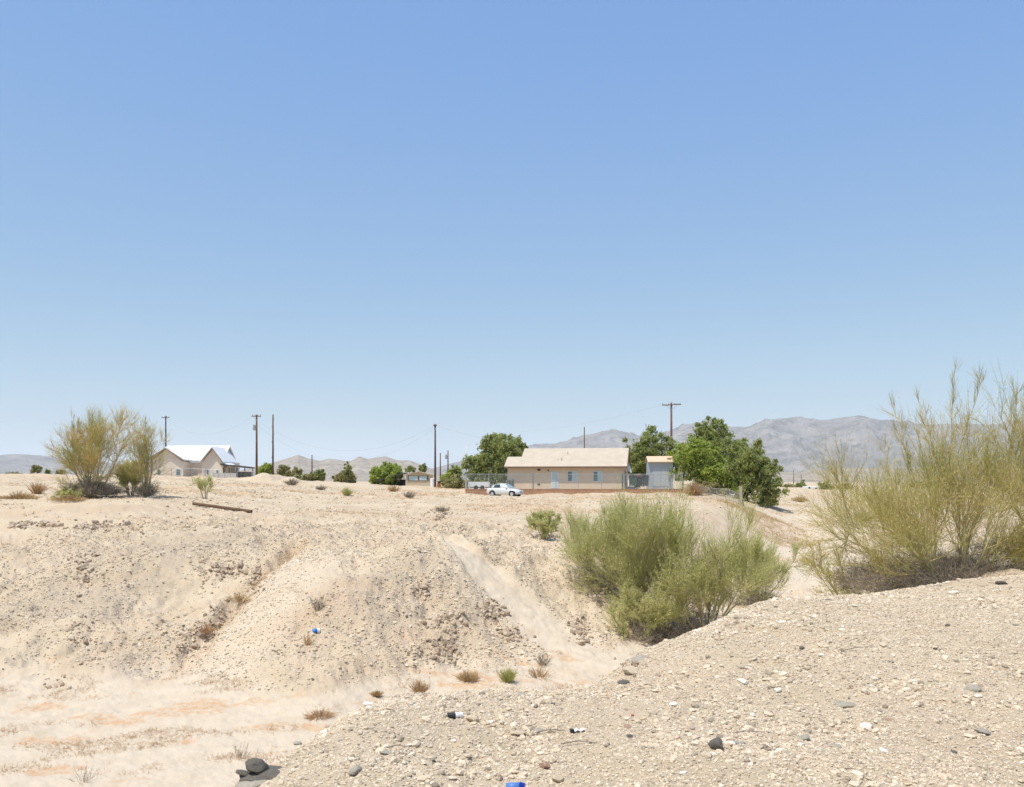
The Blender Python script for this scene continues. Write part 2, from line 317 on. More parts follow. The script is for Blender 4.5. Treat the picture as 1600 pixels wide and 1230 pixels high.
def ground_material():
    m, t, b = new_mat('desert ground')
    tc = node(t, 'ShaderNodeTexCoord'); P = tc.outputs['Object']
    at = node(t, 'ShaderNodeAttribute', attribute_name='cover'); sp = node(t, 'ShaderNodeSeparateColor'); t.links.new(at.outputs['Color'], sp.inputs[0])
    def noise(s, d=5., r=.6):
        n = node(t, 'ShaderNodeTexNoise', i_Scale=s, i_Detail=d, i_Roughness=r); t.links.new(P, n.inputs['Vector']); return n.outputs[0]
    def vor(s):
        n = node(t, 'ShaderNodeTexVoronoi', i_Scale=s); t.links.new(P, n.inputs['Vector']); return n
    c = mixc(t, ramp(t, noise(.5), .35, .65), (.53, .43, .30), (.615, .51, .375))
    c = mixc(t, ramp(t, noise(.13, 3.), .5, .72), c, (.53, .40, .285))
    c = mixc(t, sp.outputs[0], c, mixc(t, ramp(t, noise(1.4), .35, .7), (.56, .47, .355), (.625, .535, .415)))
    gm_ = node(t, 'ShaderNodeMath', operation='MULTIPLY'); t.links.new(at.outputs['Alpha'], gm_.inputs[0]); t.links.new(ramp(t, noise(2.2, 6., .7), .25, .6), gm_.inputs[1])
    c = mixc(t, gm_.outputs[0], c, mixc(t, ramp(t, noise(9., 5., .8), .35, .65), (.37, .30, .225), (.53, .445, .335)))
    # stones seen as flecks, three sizes
    for s, lo, hi, k in ((55., .24, .12, .75), (22., .26, .14, .75), (8., .27, .16, .55)):
        v = vor(s); cs = node(t, 'ShaderNodeSeparateColor'); t.links.new(v.outputs['Color'], cs.inputs[0])
        st = node(t, 'ShaderNodeValToRGB'); st.color_ramp.elements[0].color = (.20, .165, .125, 1); st.color_ramp.elements[1].color = (.74, .66, .54, 1)
        e = st.color_ramp.elements.new(.35); e.color = (.38, .315, .24, 1); e = st.color_ramp.elements.new(.75); e.color = (.58, .46, .34, 1)
        t.links.new(cs.outputs[0], st.inputs[0])
        f = ramp(t, v.outputs['Distance'], lo, hi)
        dens = node(t, 'ShaderNodeMath', operation='MULTIPLY'); t.links.new(f, dens.inputs[0])
        pick = ramp(t, cs.outputs[1], .45, .5); t.links.new(pick, dens.inputs[1])
        am = node(t, 'ShaderNodeMath', operation='MULTIPLY_ADD'); t.links.new(sp.outputs[1], am.inputs[0]); am.inputs[1].default_value = k*.75; am.inputs[2].default_value = k*.25
        d2 = node(t, 'ShaderNodeMath', operation='MULTIPLY'); t.links.new(dens.outputs[0], d2.inputs[0]); t.links.new(am.outputs[0], d2.inputs[1])
        c = mixc(t, d2.outputs[0], c, st.outputs[0])
    rr = node(t, 'ShaderNodeMath', operation='MULTIPLY'); t.links.new(sp.outputs[2], rr.inputs[0]); t.links.new(ramp(t, noise(5., 9., .75), .40, .58), rr.inputs[1])
    c = mixc(t, rr.outputs[0], c, (.55, .35, .20))
    c = mixc(t, ramp(t, noise(30., 4., .8), .3, .72), mixc(t, .22, c, (.2, .15, .1)), c)
    t.links.new(c, b.inputs['Base Color']); b.inputs['Roughness'].default_value = 1; b.inputs['Specular IOR Level'].default_value = .1
    h1 = noise(11., 9., .82); v2 = vor(22.)
    ad = node(t, 'ShaderNodeMath', operation='MULTIPLY_ADD'); t.links.new(v2.outputs['Distance'], ad.inputs[0]); ad.inputs[1].default_value = -.5; t.links.new(h1, ad.inputs[2])
    bp = node(t, 'ShaderNodeBump', i_Distance=.045); bs = node(t, 'ShaderNodeMapRange', i_To_Min=.7, i_To_Max=.3); t.links.new(sp.outputs[0], bs.inputs[0]); t.links.new(bs.outputs[0], bp.inputs['Strength']); t.links.new(ad.outputs[0], bp.inputs['Height']); t.links.new(bp.outputs[0], b.inputs['Normal'])
    return m
GM = ground_material()
ground = np_mesh('ground', np.c_[X, Y_, Z], quads, GM, smooth=True); tag(ground, kind='structure')
GREY = [wp(90, 33), wp(150, 35), wp(240, 39), wp(330, 41)]
dq = seg_dist(X, Y_, GREY)[0]; dq2 = seg_dist(X, Y_, [wp(590, 31), wp(650, 32.5), wp(740, 32)])[0]
grey = np.clip((1-sstep(dq+2.5*fbm(X/2, Y_/2, 4, 97, .6), .5, 4.2))+.8*(1-sstep(dq2+2.2*fbm(X/2, Y_/2, 4, 98, .6), .3, 3.2)), 0, 1)*(_front < -4)*(1-sand)
ca = ground.data.color_attributes.new('cover', 'FLOAT_COLOR', 'POINT')
ca.data.foreach_set('color', np.c_[sand, stony, rust, grey].astype(np.float32).ravel())
del X, Y_, Z, quads, _d, _A

# ------------------------------------------------------------------ mountains and hills (relief sheets standing far out)
def mountain_mat(name, a, b_, sc):
    m, t, b = new_mat(name); tc = node(t, 'ShaderNodeTexCoord')
    nz = node(t, 'ShaderNodeTexNoise', i_Scale=sc, i_Detail=9.0, i_Roughness=.68); t.links.new(tc.outputs['Object'], nz.inputs['Vector'])
    mp = node(t, 'ShaderNodeMapping'); mp.inputs['Scale'].default_value = (1, 1, 1); mp.inputs['Rotation'].default_value = (.18, .1, 0)
    t.links.new(tc.outputs['Object'], mp.inputs[0])
    n2 = node(t, 'ShaderNodeTexNoise', i_Scale=sc*3, i_Detail=9.0, i_Roughness=.7); t.links.new(tc.outputs['Object'], n2.inputs['Vector'])
    c = mixc(t, ramp(t, nz.outputs[0], .35, .65), a, b_)
    c = mixc(t, ramp(t, n2.outputs[0], .48, .6), c, tuple(v*.8 for v in a))
    t.links.new(c, b.inputs['Base Color']); b.inputs['Roughness'].default_value = 1; b.inputs['Specular IOR Level'].default_value = 0
    return m
def relief(name, prof, r0, r1, mat, seed, nscale, na=520, nr=170, base=-12, rough=.5):
    """prof: skyline (photo column, photo row); crest height follows it, foothills and far side fall away"""
    pxs = np.array([p[0] for p in prof]); pys = np.array([p[1] for p in prof])
    pc = np.linspace(pxs[0], pxs[-1], na); th = np.arctan((pc-800)/F)
    rr = np.linspace(0, 1, nr); rc = r0+(r1-r0)*.62
    hc = (HZ-np.interp(pc, pxs, pys))/F*rc*np.cos(th)+CH
    RR = (r0+(r1-r0)*rr)[:, None]*np.ones(na)[None]; TT = np.ones(nr)[:, None]*th[None]
    x = RR*np.sin(TT); y = RR*np.cos(TT)
    sh = np.where(rr < .62, sstep(rr, 0, .62)**1.15, 1-sstep(rr, .62, 1.0)**1.2)[:, None]
    n = ridged(x/nscale, y/nscale, 6, seed, .52)/2
    env = sh*(1-rough*.55*(1-sh)) + 0*n
    edge = sstep(pc, pxs[0], pxs[0]+60)[None]*(1-sstep(pc, pxs[-1]-60, pxs[-1]))[None]
    z = base+(hc[None]-base)*np.clip(env+rough*(.62*n-.15)*np.clip(sh*2.4*(1.10-sh), .0, 1)+.05*n*sh, -.02, 1.3)
    z = base-6+(z-base+6)*edge
    i = np.arange(nr-1)[:, None]*na; j = np.arange(na-1)[None]
    q = np.stack([i+j, i+j+1, i+na+j+1, i+na+j], -1).reshape(-1, 4)[:, ::-1]
    return tag(np_mesh(name, np.c_[x.ravel(), y.ravel(), z.ravel()], q, mat, smooth=True), kind='structure')
MM = mountain_mat('grey desert rock', (.15, .13, .125), (.29, .255, .235), .003)
MT = mountain_mat('hazed tan hills', (.29, .25, .205), (.38, .33, .275), .012)  # tan greyed and lightened, so some haze is painted into the hills
relief('mountains', [(500,752),(640,742),(700,726),(750,716),(800,706),(880,690),(905,682),(935,675),(955,673),(985,680),(1010,685),(1050,676),(1080,668),(1110,664),(1140,669),(1165,670),(1195,663),(1215,659),(1250,656),(1285,660),(1320,658),(1350,656),(1375,662),(1400,662),(1430,666),(1470,664),(1520,662),(1560,667),(1600,664),(1700,668),(1900,690),(2100,750)], 7500, 12500, MM, 5, 800, 1100, 500, -15, .62)
relief('mountains', [(-500,750),(-300,716),(-100,708),(0,712),(40,711),(80,714),(120,717),(180,724),(260,735),(420,752)], 9000, 13000, MM, 9, 1500, 300, 90, -15, .5)
relief('hills', [(300,750),(360,740),(400,730),(430,722),(450,716),(466,712),(480,718),(500,721),(515,717),(535,721),(548,722),(560,716),(575,719),(590,717),(602,716),(620,722),(640,722),(655,727),(672,733),(700,744),(760,752)], 2600, 4200, MT, 15, 420, 360, 90, -8, .5)
relief('hills', [(1140,754),(1190,742),(1220,738),(1250,739),(1290,733),(1330,729),(1370,732),(1420,735),(1500,730),(1600,728),(1750,735),(2000,754)], 1500, 2700, MT, 25, 260, 360, 90, -6, .6)

# ------------------------------------------------------------------ stones and gravel
def ico():
    p = (1+5**.5)/2
    v = np.array([(-1,p,0),(1,p,0),(-1,-p,0),(1,-p,0),(0,-1,p),(0,1,p),(0,-1,-p),(0,1,-p),(p,0,-1),(p,0,1),(-p,0,-1),(-p,0,1)], float)
    v /= np.linalg.norm(v[0])
    f = np.array([(0,11,5),(0,5,1),(0,1,7),(0,7,10),(0,10,11),(1,5,9),(5,11,4),(11,10,2),(10,7,6),(7,1,8),(3,9,4),(3,4,2),(3,2,6),(3,6,8),(3,8,9),(4,9,5),(2,4,11),(6,2,10),(8,6,7),(9,8,1)])
    return v, f
def ico2(k=1):
    v, f = ico()
    for _ in range(k):
        v = list(map(tuple, v)); cache = {}; nf = []
        def mid(a, b):
            key = (min(a, b), max(a, b))
            if key not in cache:
                m = np.array(v[a])+np.array(v[b]); m /= np.linalg.norm(m); cache[key] = len(v); v.append(tuple(m))
            return cache[key]
        for a, b, c in f:
            ab, bc, ca_ = mid(a, b), mid(b, c), mid(c, a); nf += [(a, ab, ca_), (b, bc, ab), (c, ca_, bc), (ab, bc, ca_)]
        v = np.array(v); f = np.array(nf)
    return v, f
IV, IF = ico(); IV2, IF2 = ico2(1); IV3, IF3 = ico2(2)
def stones(name, x, y, size, mat, flat=.6, sink=.25, hi=False, parent=None, rough=.28):
    v0, f0 = (IV2, IF2) if hi else (IV, IF)
    n = len(x); z = H(x, y)
    jit = 1+rough*(rs.rand(n, len(v0), 1)-.5)
    sc = np.stack([1+.5*rs.rand(n), .65+.5*rs.rand(n), flat*(.6+.7*rs.rand(n))], -1)[:, None, :]
    V = v0[None]*jit*sc*(size[:, None, None]/2)
    a = rs.rand(n)*6.283; ca_, sa = np.cos(a)[:, None], np.sin(a)[:, None]
    ti = (rs.rand(n)-.5)[:, None]*.7
    vx, vz = V[..., 0]*np.cos(ti)-V[..., 2]*np.sin(ti), V[..., 0]*np.sin(ti)+V[..., 2]*np.cos(ti)
    V = np.stack([vx*ca_-V[..., 1]*sa+x[:, None], vx*sa+V[..., 1]*ca_+y[:, None], vz+z[:, None]+(size*flat*(.5-sink))[:, None]*.6], -1)
    Fc = (f0[None]+np.arange(n)[:, None, None]*len(v0)).reshape(-1, 3)
    return np_mesh(name, V.reshape(-1, 3), Fc, mat, parent, smooth=False)
STONE = island('desert stones', [(0, (.24, .195, .145)), (.14, (.45, .37, .27)), (.5, (.63, .515, .375)), (.8, (.57, .485, .37)), (.95, (.68, .585, .45)), (1, (.77, .70, .59))], .95)
CLOD = island('hardpan clods', [(0, (.28, .21, .15)), (.5, (.42, .33, .24)), (1, (.55, .45, .34))], .95)
def scatter(n, r0, r1, a0, a1, keep):
    out = np.zeros((0, 2))
    while len(out) < n:
        r = np.sqrt(rs.rand(n*2)*(r1*r1-r0*r0)+r0*r0); a = np.radians(a0+(a1-a0)*rs.rand(n*2))
        p = np.c_[r*np.sin(a), r*np.cos(a)]; out = np.r_[out, p[keep(p[:, 0], p[:, 1])]]
    return out[:n]
onb = lambda x, y: (berm_side(x, y) > -.6-2.2*sstep(x/np.maximum(y, .1), .42, .55))
gden = lambda x, y: onb(x, y) & (fbm(x/1.2, y/1.2, 4, 101, .6)+1.3*(rs.rand(*x.shape)-.5) > -.3)
gden2 = lambda x, y: onb(x, y) & (fbm(x/.8, y/.8, 3, 103, .6)+.5*(rs.rand(*x.shape)-.5) > .1)
p = scatter(170000, 5.5, 20, -24, 36, gden); a = .009+.025*rs.rand(len(p))**2.2
q = scatter(10000, 5.5, 20, -24, 36, gden2); b = .022+.065*rs.rand(len(q))**3.2
gx = np.r_[p[:, 0], q[:, 0]]; gy = np.r_[p[:, 1], q[:, 1]]; gs = np.r_[a, b]
tag(stones('gravel', gx, gy, gs, STONE, .65, .30, rough=.45), 'loose mixed gravel and pebbles covering the foreground berm', 'gravel', kind='stuff')
slp = lambda x, y: (berm_side(x, y) < -4) & (seg_dist(x, y, TRAIL)[0] > 1.0) & (H(x, y, False) > -3.4) & (fbm(x/3, y/3, 3, 75)+.6*(rs.rand(*x.shape)-.5) > -.15)
slp_d = lambda x, y: (berm_side(x, y) < -4) & (seg_dist(x, y, TRAIL)[0] > .9) & (H(x, y, False) > -3.3) & (fbm(x/2.0, y/2.0, 3, 91)+.45*(rs.rand(*x.shape)-.5) > .16)
p = scatter(48000, 24, 48, -33, 12, slp); q = scatter(9000, 24, 48, -33, 12, slp_d)
tag(stones('rubble', np.r_[p[:, 0], q[:, 0]], np.r_[p[:, 1], q[:, 1]], np.r_[.02+.065*rs.rand(len(p))**2.3, .035+.10*rs.rand(len(q))**3], STONE, .75, .2, rough=.5), 'scattered grey and tan rubble on the slopes of the mounds', 'rubble', kind='stuff')
pl = lambda x, y: (H(x, y, False) > -.2) & (fbm(x/6, y/5, 3, 95)+.5*(rs.rand(*x.shape)-.5) > .0)
p = scatter(16000, 44, 112, -32, 14, pl)
tag(stones('plateau_stones', p[:, 0], p[:, 1], .04+.16*rs.rand(len(p))**3, STONE, .7), 'scattered stones on the upper plateau', 'stones', kind='stuff')
p = scatter(7000, 36, 130, 10, 33, lambda x, y: (fbm(x/5, y/5, 3, 96)+.5*(rs.rand(*x.shape)-.5) > .0))
tag(stones('wash_stones', p[:, 0], p[:, 1], .03+.12*rs.rand(len(p))**3, STONE, .7), 'scattered stones on the right hand banks of the wash', 'stones', kind='stuff')
# earth clods broken out of the hardpan, in patches the photo shows
cl = []
for px, py, w, h, n in ((690,1020,28,22,150),(690,972,34,10,90),(768,958,25,14,70),(800,990,22,9,60),(905,985,14,16,110),(640,1022,8,6,25),(655,930,10,5,25),(340,892,40,12,130),(400,905,14,22,90),(130,880,22,20,80),(125,985,20,22,110),(145,1028,10,8,40),(30,822,20,5,50),(150,822,60,5,110),(690,806,25,8,60),(722,826,6,5,25),(856,805,18,4,50),(940,808,8,4,16),(850,770,20,5,0),(350,955,30,8,60),(310,985,22,12,60),(280,1012,20,12,50),(85,1070,20,8,20),(985,1040,16,9,60)):
    for _ in range(n):
        c = hit(round(px+rs.randn()*w*.5), py+rs.randn()*h*.5); cl.append((c.x+rs.randn()*.12, c.y+rs.randn()*.25, rs.rand()))
big = []
for px, py, w, h, n in ((690,1012,16,13,90),(700,965,18,6,50),(770,955,15,9,60),(800,990,12,6,36),(905,978,9,13,80),(915,1000,7,5,14),(655,930,7,3,8),(350,890,26,7,40),(398,905,9,14,26),(130,900,18,22,26),(985,1040,9,8,12),(60,820,40,4,22),(150,822,30,4,18),(690,806,20,6,16),(722,826,5,4,5),(856,805,14,3,10),(300,990,24,12,20)):
    for _ in range(n):
        c = hit(round(px+rs.randn()*w*.6), py+rs.randn()*h*.6); big.append((c.x+rs.randn()*.08, c.y+rs.randn()*.12, rs.rand()))
big = np.array(big)
tag(stones('earth_lumps', big[:, 0], big[:, 1], (.07+.20*big[:, 2]**2.5)*np.clip(np.hypot(big[:,0],big[:,1])/34, .4, 1.5), CLOD, .95, .35, hi=True, rough=.75), 'large crumbling lumps of brown earth along the broken edges', 'earth lumps', kind='stuff')
cl = np.array(cl)
tag(stones('clods', cl[:, 0], cl[:, 1], (.025+.15*cl[:, 2]**3)*np.clip(np.hypot(cl[:,0],cl[:,1])/32, .45, 1.6), CLOD, .9, .2, rough=.7), 'brown clods of broken hardpan lying in patches on the mounds', 'clods', kind='stuff')

smats = [plain('pale tan stone', (.60, .49, .35), .85, .2, 9, bump=.5), plain('white quartz stone', (.76, .70, .60), .7, .1, 9, bump=.4),
         plain('grey stone', (.40, .36, .29), .85, .25, 9, bump=.5), plain('dark grey stone', (.15, .135, .115), .95, .25, 9, bump=.5), plain('reddish stone', (.42, .27, .20), .85, .25, 9, bump=.5)]
def stone_mesh(seed, mat, flat=.6, angular=.24):
    r_ = np.random.RandomState(seed); v = IV3.copy()
    for _ in range(9):                       # chop facets
        d = r_.randn(3); d /= np.linalg.norm(d); k = v@d; lim = .62+.3*r_.rand(); v = v-np.outer(np.maximum(k-lim, 0), d)*.9
    v = v*(1+angular*.25*r_.randn(len(v), 1)*.35)
    v = v*np.array([1+.4*r_.rand(), .75+.3*r_.rand(), flat])*.5
    me = bpy.data.meshes.new('stone'); me.from_pydata(v.tolist(), [], IF3.tolist()); me.materials.append(mat)
    for p_ in me.polygons: p_.use_smooth = False
    return me
SM = [[stone_mesh(10*k+s, mt, .5+.1*(s % 3), .34) for s in range(5)] for k, mt in enumerate(smats)]
def put_stone(pos, size, kind, sd, label, group=None, rot=None, sink=.22, name='stone', cat='stone', zs=1):
    o = bpy.data.objects.new(name, SM[kind][sd % 5]); col.objects.link(o)
    o.location = pos+Vector((0, 0, size*(.3*zs-sink))); o.scale = (size, size, size*zs)
    o.rotation_euler = rot or (rs.rand()*.4-.2, rs.rand()*.4-.2, rs.rand()*6.28)
    return tag(o, label, cat, group)
kinds = ['tan', 'white', 'grey', 'dark', 'reddish']
p = scatter(270, 6.8, 14.5, -18, 31, lambda x, y: berm_side(x, y) > .15)
sz = .035+.065*rs.rand(270)**2.5
klabel = ['small pale tan stone lying among the gravel of the foreground berm', 'small white stone lying among the gravel of the foreground berm', 'small grey stone lying among the gravel of the foreground berm', 'small dark stone lying among the gravel of the foreground berm', 'small reddish stone lying among the gravel of the foreground berm']
for k in range(270):
    kd = [0, 0, 0, 2, 2, 2, 1, 3, 4, 0][rs.randint(10)]
    put_stone(Vector((p[k, 0], p[k, 1], hz(p[k, 0], p[k, 1]))), sz[k], kd, rs.randint(5), klabel[kd], kinds[kd]+' stones among the foreground gravel', zs=.8)
for px, py, s, kd, sd, zs, lab in (
    (1120,1172,.15,3,1,1.5,'upright dark grey stone, largest of the right half of the berm'),
    (1354,1139,.14,1,2,.9,'bright white stone alone low on the right of the berm'),
    (1215,1080,.11,1,3,.9,'white stone high on the berm, nearest of its white neighbours'),
    (1052,1103,.10,1,1,.8,'white stone of the pair beside a grey flat stone left of centre'),
    (1160,1066,.11,1,4,.8,'white stone in the small pale cluster near the berm crest'),
    (1255,1155,.12,2,0,.8,'dark topped grey stone just above a white pebble'),
    (1252,1166,.07,1,2,.9,'white pebble tucked under a dark topped grey stone'),
    (555,1209,.11,2,3,1.1,'rounded grey stone low on the left of the gravel'),
    (852,1200,.10,4,2,1.0,'round pinkish stone with pale top near the lower edge'),
    (872,1221,.10,0,1,1.1,'round cream stone below the pinkish one at the lower edge'),
    (840,1143,.16,2,4,.5,'flat grey slab stone in front of pale crumbly stones'),
    (808,1146,.15,0,0,.6,'pale crumbly stone behind the flat grey slab'),
    (740,1126,.15,0,2,.8,'pale stone just right of the dark can litter'),
    (640,1164,.07,1,1,.5,'flat white stone left of centre on the gravel'),
    (605,1175,.13,2,2,.35,'thin flat grey stone shard left of centre'),
    (465,1163,.24,2,4,.7,'long grey stone on the left rim of the berm'),
    (445,1175,.13,0,1,.8,'pale stone just below the long grey one on the left rim'),
    (1010,1072,.24,0,3,.7,'rounded tan boulder on the berm crest beside the dry wash'),
    (985,1050,.20,0,1,.8,'tan rock capping the crumbling notch of the berm crest'),
    (1000,1030,.26,2,0,.5,'dark tilted slab at the top of the crumbling berm notch'),
    (973,1068,.12,3,2,.8,'small dark rock at the foot of the crumbling berm notch'),
    (1520,1078,.19,2,4,.6,'oval grey purple cobble at the right side of the berm'),
    (1320,1103,.2,2,1,.6,'grey cobble with a dark underside right of centre'),
    (1535,1145,.16,2,0,.6,'oval blue grey cobble near the right edge'),
    (1490,928,.16,1,0,.9,'white rock on the berm crest below the large shrub'),
    (1565,912,.17,3,2,.7,'dark rock on the berm crest near the right edge'),
    (576,1103,.13,1,3,.9,'white stone on the far crest above the dry grass'),
    (1150,1160,.14,2,1,.4,'flat stone slab lying right of the upright dark stone'),
    ):
    put_stone(hit(px, py), s, kd, sd, lab, zs=zs, sink=.14)
# rock pile cut by the lower left edge
bpos = hit(416, 1222)+Vector((0, 0, .02))
for dx, dy, dz, s, kd, zs, rt, lab in (
    (.03,.10,-.0,.42,3,.6,(.1,.05,.2),'broad dark base rock of the pile at the lower left edge'),
    (.085,.07,.045,.32,3,.5,(.1,.12,-.2),'long dark rock on the right of the dark rock pile'),
    (-.12,-.03,.015,.30,2,.4,(.1,-.25,.15),'pale grey slab leaning across the front of the rock pile'),
    (-.10,.05,.06,.21,3,1.25,(.1,.5,.9),'round dark rock perched on top of the pile'),
    (-.20,.04,.04,.12,3,.7,(0,.3,0),'small dark rock on the left of the pile'),
    (.25,.05,-.005,.30,3,.45,(.1,.2,.3),'low dark rock at the right foot of the dark pile')):
    put_stone(bpos+Vector((dx, dy, dz)), s, kd, int(s*100), lab, 'dark rocks piled at the lower left', rot=rt, name='rock', cat='rock', zs=zs)

# ------------------------------------------------------------------ twig plants
def norm(v): return v/(np.linalg.norm(v, axis=-1, keepdims=True)+1e-9)
def grow(pos, d, length, K, up, wig, rg):
    """polylines (N,K,3) starting at pos, heading d, bending towards +z by up, wandering by wig"""
    N = len(pos); P = np.zeros((N, K, 3)); P[:, 0] = pos; d = norm(d); st = (length/(K-1))[:, None]
    for k in range(1, K):
        d = norm(d+np.array([0, 0, 1.])*up+wig*rg.randn(N, 3)); P[:, k] = P[:, k-1]+d*st
    return P
def spawn(P, n, t0, t1, spread, length, lvar, K, up, wig, rg, taper=.5):
    N, KK, _ = P.shape; t = t0+(t1-t0)*rg.rand(N, n); f = t*(KK-1); i = np.minimum(f.astype(int), KK-2); fr = (f-i)[..., None]
    idx = np.arange(N)[:, None]; a = P[idx, i]; b = P[idx, i+1]
    pos = a+(b-a)*fr; d = norm(b-a); d = norm(d+spread*rg.randn(N, n, 3)*.6)
    L = length*(1-taper*t)*(1+lvar*(rg.rand(N, n)-.5)*2)
    return grow(pos.reshape(-1, 3), d.reshape(-1, 3), L.ravel(), K, up, wig, rg)
def tubes(P, r0, r1, sides=3):
    N, K, _ = P.shape; T = norm(np.gradient(P, axis=1)); ref = np.where(np.abs(T[..., 2:3]) > .8, np.array([1., 0, 0]), np.array([0, 0, 1.]))
    A = norm(np.cross(T, ref)); B = np.cross(T, A)
    r = (r0+(r1-r0)*np.linspace(0, 1, K))[None, :, None] if np.isscalar(r0) else (r0[:, None]+(r1-r0)[:, None]*np.linspace(0, 1, K)[None])[..., None]
    ph = 2*math.pi*np.arange(sides)/sides
    V = P[:, :, None]+r[..., None]*(A[:, :, None]*np.cos(ph)[None, None, :, None]+B[:, :, None]*np.sin(ph)[None, None, :, None])
    k = np.arange(K-1)[:, None]*sides; s = np.arange(sides)[None]; s2 = (s+1) % sides
    q = np.stack([k+s, k+s2, k+sides+s2, k+sides+s], -1).reshape(-1, 4)
    Fq = (q[None]+(np.arange(N)*K*sides)[:, None, None]).reshape(-1, 4)
    return V.reshape(-1, 3), Fq
def join(parts):
    Vs, Fs, o = [], [], 0
    for v, f in parts: Vs.append(v); Fs.append(f+o); o += len(v)
    return np.concatenate(Vs), np.concatenate(Fs)
TW_G = island('green twigs', [(0, (.54, .53, .20)), (.45, (.70, .67, .30)), (.8, (.78, .73, .40)), (1, (.82, .74, .50))], .6, .5, (.8, (.60, .63, .24), .6))
TW_Y = island('yellow green twigs', [(0, (.56, .50, .18)), (.4, (.74, .64, .27)), (.75, (.80, .69, .36)), (1, (.84, .72, .48))], .6, .5, (.7, (.54, .53, .18), .7))
TW_O = island('straw twigs', [(0, (.54, .48, .18)), (.35, (.74, .60, .25)), (.7, (.82, .63, .30)), (1, (.84, .70, .44))], .6, .5, (.7, (.50, .52, .18), .8))
BARK = plain('twig bark', (.42, .37, .23), .85, .35, 3)
BARK_Y = plain('yellow green bark', (.58, .52, .26), .75, .25, 3)
DEAD = island('dead grey twigs', [(0, (.16, .12, .085)), (.5, (.31, .25, .185)), (1, (.50, .43, .34))], .9)
GRASS = island('dry grass blades', [(0, (.52, .36, .17)), (.5, (.68, .50, .27)), (1, (.76, .62, .38))], .8, .4)
RUSTY = island('rusty dry herb', [(0, (.58, .36, .19)), (.5, (.70, .48, .27)), (1, (.78, .62, .40))], .85, .45)
def twig_shrub(name, pos, h, w, lab, cat, seed, stems=9, n=(7, 8, 9), lean=.75, up=.10, tw=.004, mat=None, bark=None, dead=0, group=None, lift=.0, aspect=1, shoots=0, bias=(0, 0), lenk=(.34, .22, .17), dead_w=1., leaflets=6, leafk=4.2):
    """multi stemmed desert shrub: limbs, then three orders of thinner and thinner green twigs"""
    rg = np.random.RandomState(seed); mat = mat or TW_G; bark = bark or BARK
    root = empty(name, pos, 0, lab, cat, group)
    az = 2*math.pi*(np.arange(stems)+.6*rg.rand(stems))/stems; ln = lean*(.25+.95*rg.rand(stems))
    d = np.stack([np.cos(az)*ln*w/h+bias[0], np.sin(az)*ln*w/h*aspect+bias[1], np.ones(stems)*.85], -1)
    base = np.stack([np.cos(az)*.12, np.sin(az)*.12, np.zeros(stems)-.05], -1)
    L0 = h*(.55+.22*rg.rand(stems))
    S0 = grow(base, d, L0*(1+.25*ln), 9, up*.6, .10, rg)
    S1 = spawn(S0, n[0], .22, 1., .75, h*lenk[0], .35, 6, up, .10, rg, .35)
    S2 = spawn(S1, n[1], .15, 1., .75, h*lenk[1], .4, 5, up*1.3, .10, rg, .3)
    S3 = spawn(S2, n[2], .1, 1., .6, h*lenk[2], .45, 4, up*1.6, .09, rg, .3)
    if shoots:
        if isinstance(shoots, list):
            c0 = np.array([[(a-800)/F*Y, Y+.3*rg.randn(), CH-(b-HZ)/F*Y] for a, b, c, d_, Y in shoots])-np.array(pos); c1 = np.array([[(c-800)/F*Y, Y, CH-(d_-HZ)/F*Y] for a, b, c, d_, Y in shoots])-np.array(pos)
            b2 = c0; dv = c1-c0; ln_ = np.linalg.norm(dv, axis=1); shoots = len(ln_); E0 = grow(b2, dv, ln_, 8, 0, .07, rg)
        else:
            az = rg.rand(shoots)*6.28; k = rg.rand(shoots)**.5*w*.33
            b2 = np.stack([np.cos(az)*k, np.sin(az)*k*aspect, h*(.35+.15*rg.rand(shoots))], -1)
            E0 = grow(b2, np.stack([.25*rg.randn(shoots)+.3*np.cos(az), .2*rg.randn(shoots), np.ones(shoots)*1.5], -1), h*(.38+.2*rg.rand(shoots)), 8, .05, .07, rg)
        E1 = spawn(E0, 10, .1, 1, .55, h*.15, .4, 5, .10, .09, rg, .5); E2 = spawn(E1, 12, .1, 1, .5, h*.09, .4, 4, .15, .08, rg, .3)
    sm = root
    parts = [tubes(S0, np.full(stems, .011*h+.01), np.full(stems, .006), 6), tubes(S1, .0035*h+.002, .004, 4)]
    if shoots: parts.append(tubes(E0, .004*h, .004, 4))
    np_mesh('limbs', *join(parts), bark, sm, True)
    parts = [tubes(S2, tw*1.5, tw, 3), tubes(S3, tw, tw*.45, 3)]
    if shoots: parts += [tubes(E1, tw*1.2, tw*.8, 3), tubes(E2, tw, tw*.5, 3)]
    tv, tf = join(parts); ok = tv[:, 2]
    np_mesh('twigs', tv, tf, mat, sm, True)
    # leaflets strung along the finest twigs, tilted towards the sky
    if leaflets:
        m_ = S3.shape[0]; kk = leaflets; src = S3[np.repeat(np.arange(m_), kk), rg.randint(1, 4, m_*kk)]+tw*3*rg.randn(m_*kk, 3)
        nn_ = len(src); fa = norm(rg.randn(nn_, 3)*np.array([1, 1, .7])); fn = norm(rg.randn(nn_, 3)*.85+np.array([-.2, -.3, .6])); fb = norm(np.cross(fn, fa)); fa = np.cross(fb, fn)
        La = (tw*leafk*(.6+.8*rg.rand(nn_)))[:, None]
        np_mesh('leaflets', np.stack([src-fa*La, src+fb*La*.4, src+fa*La, src-fb*La*.4], 1).reshape(-1, 3), np.arange(nn_*4).reshape(-1, 4), mat, sm)
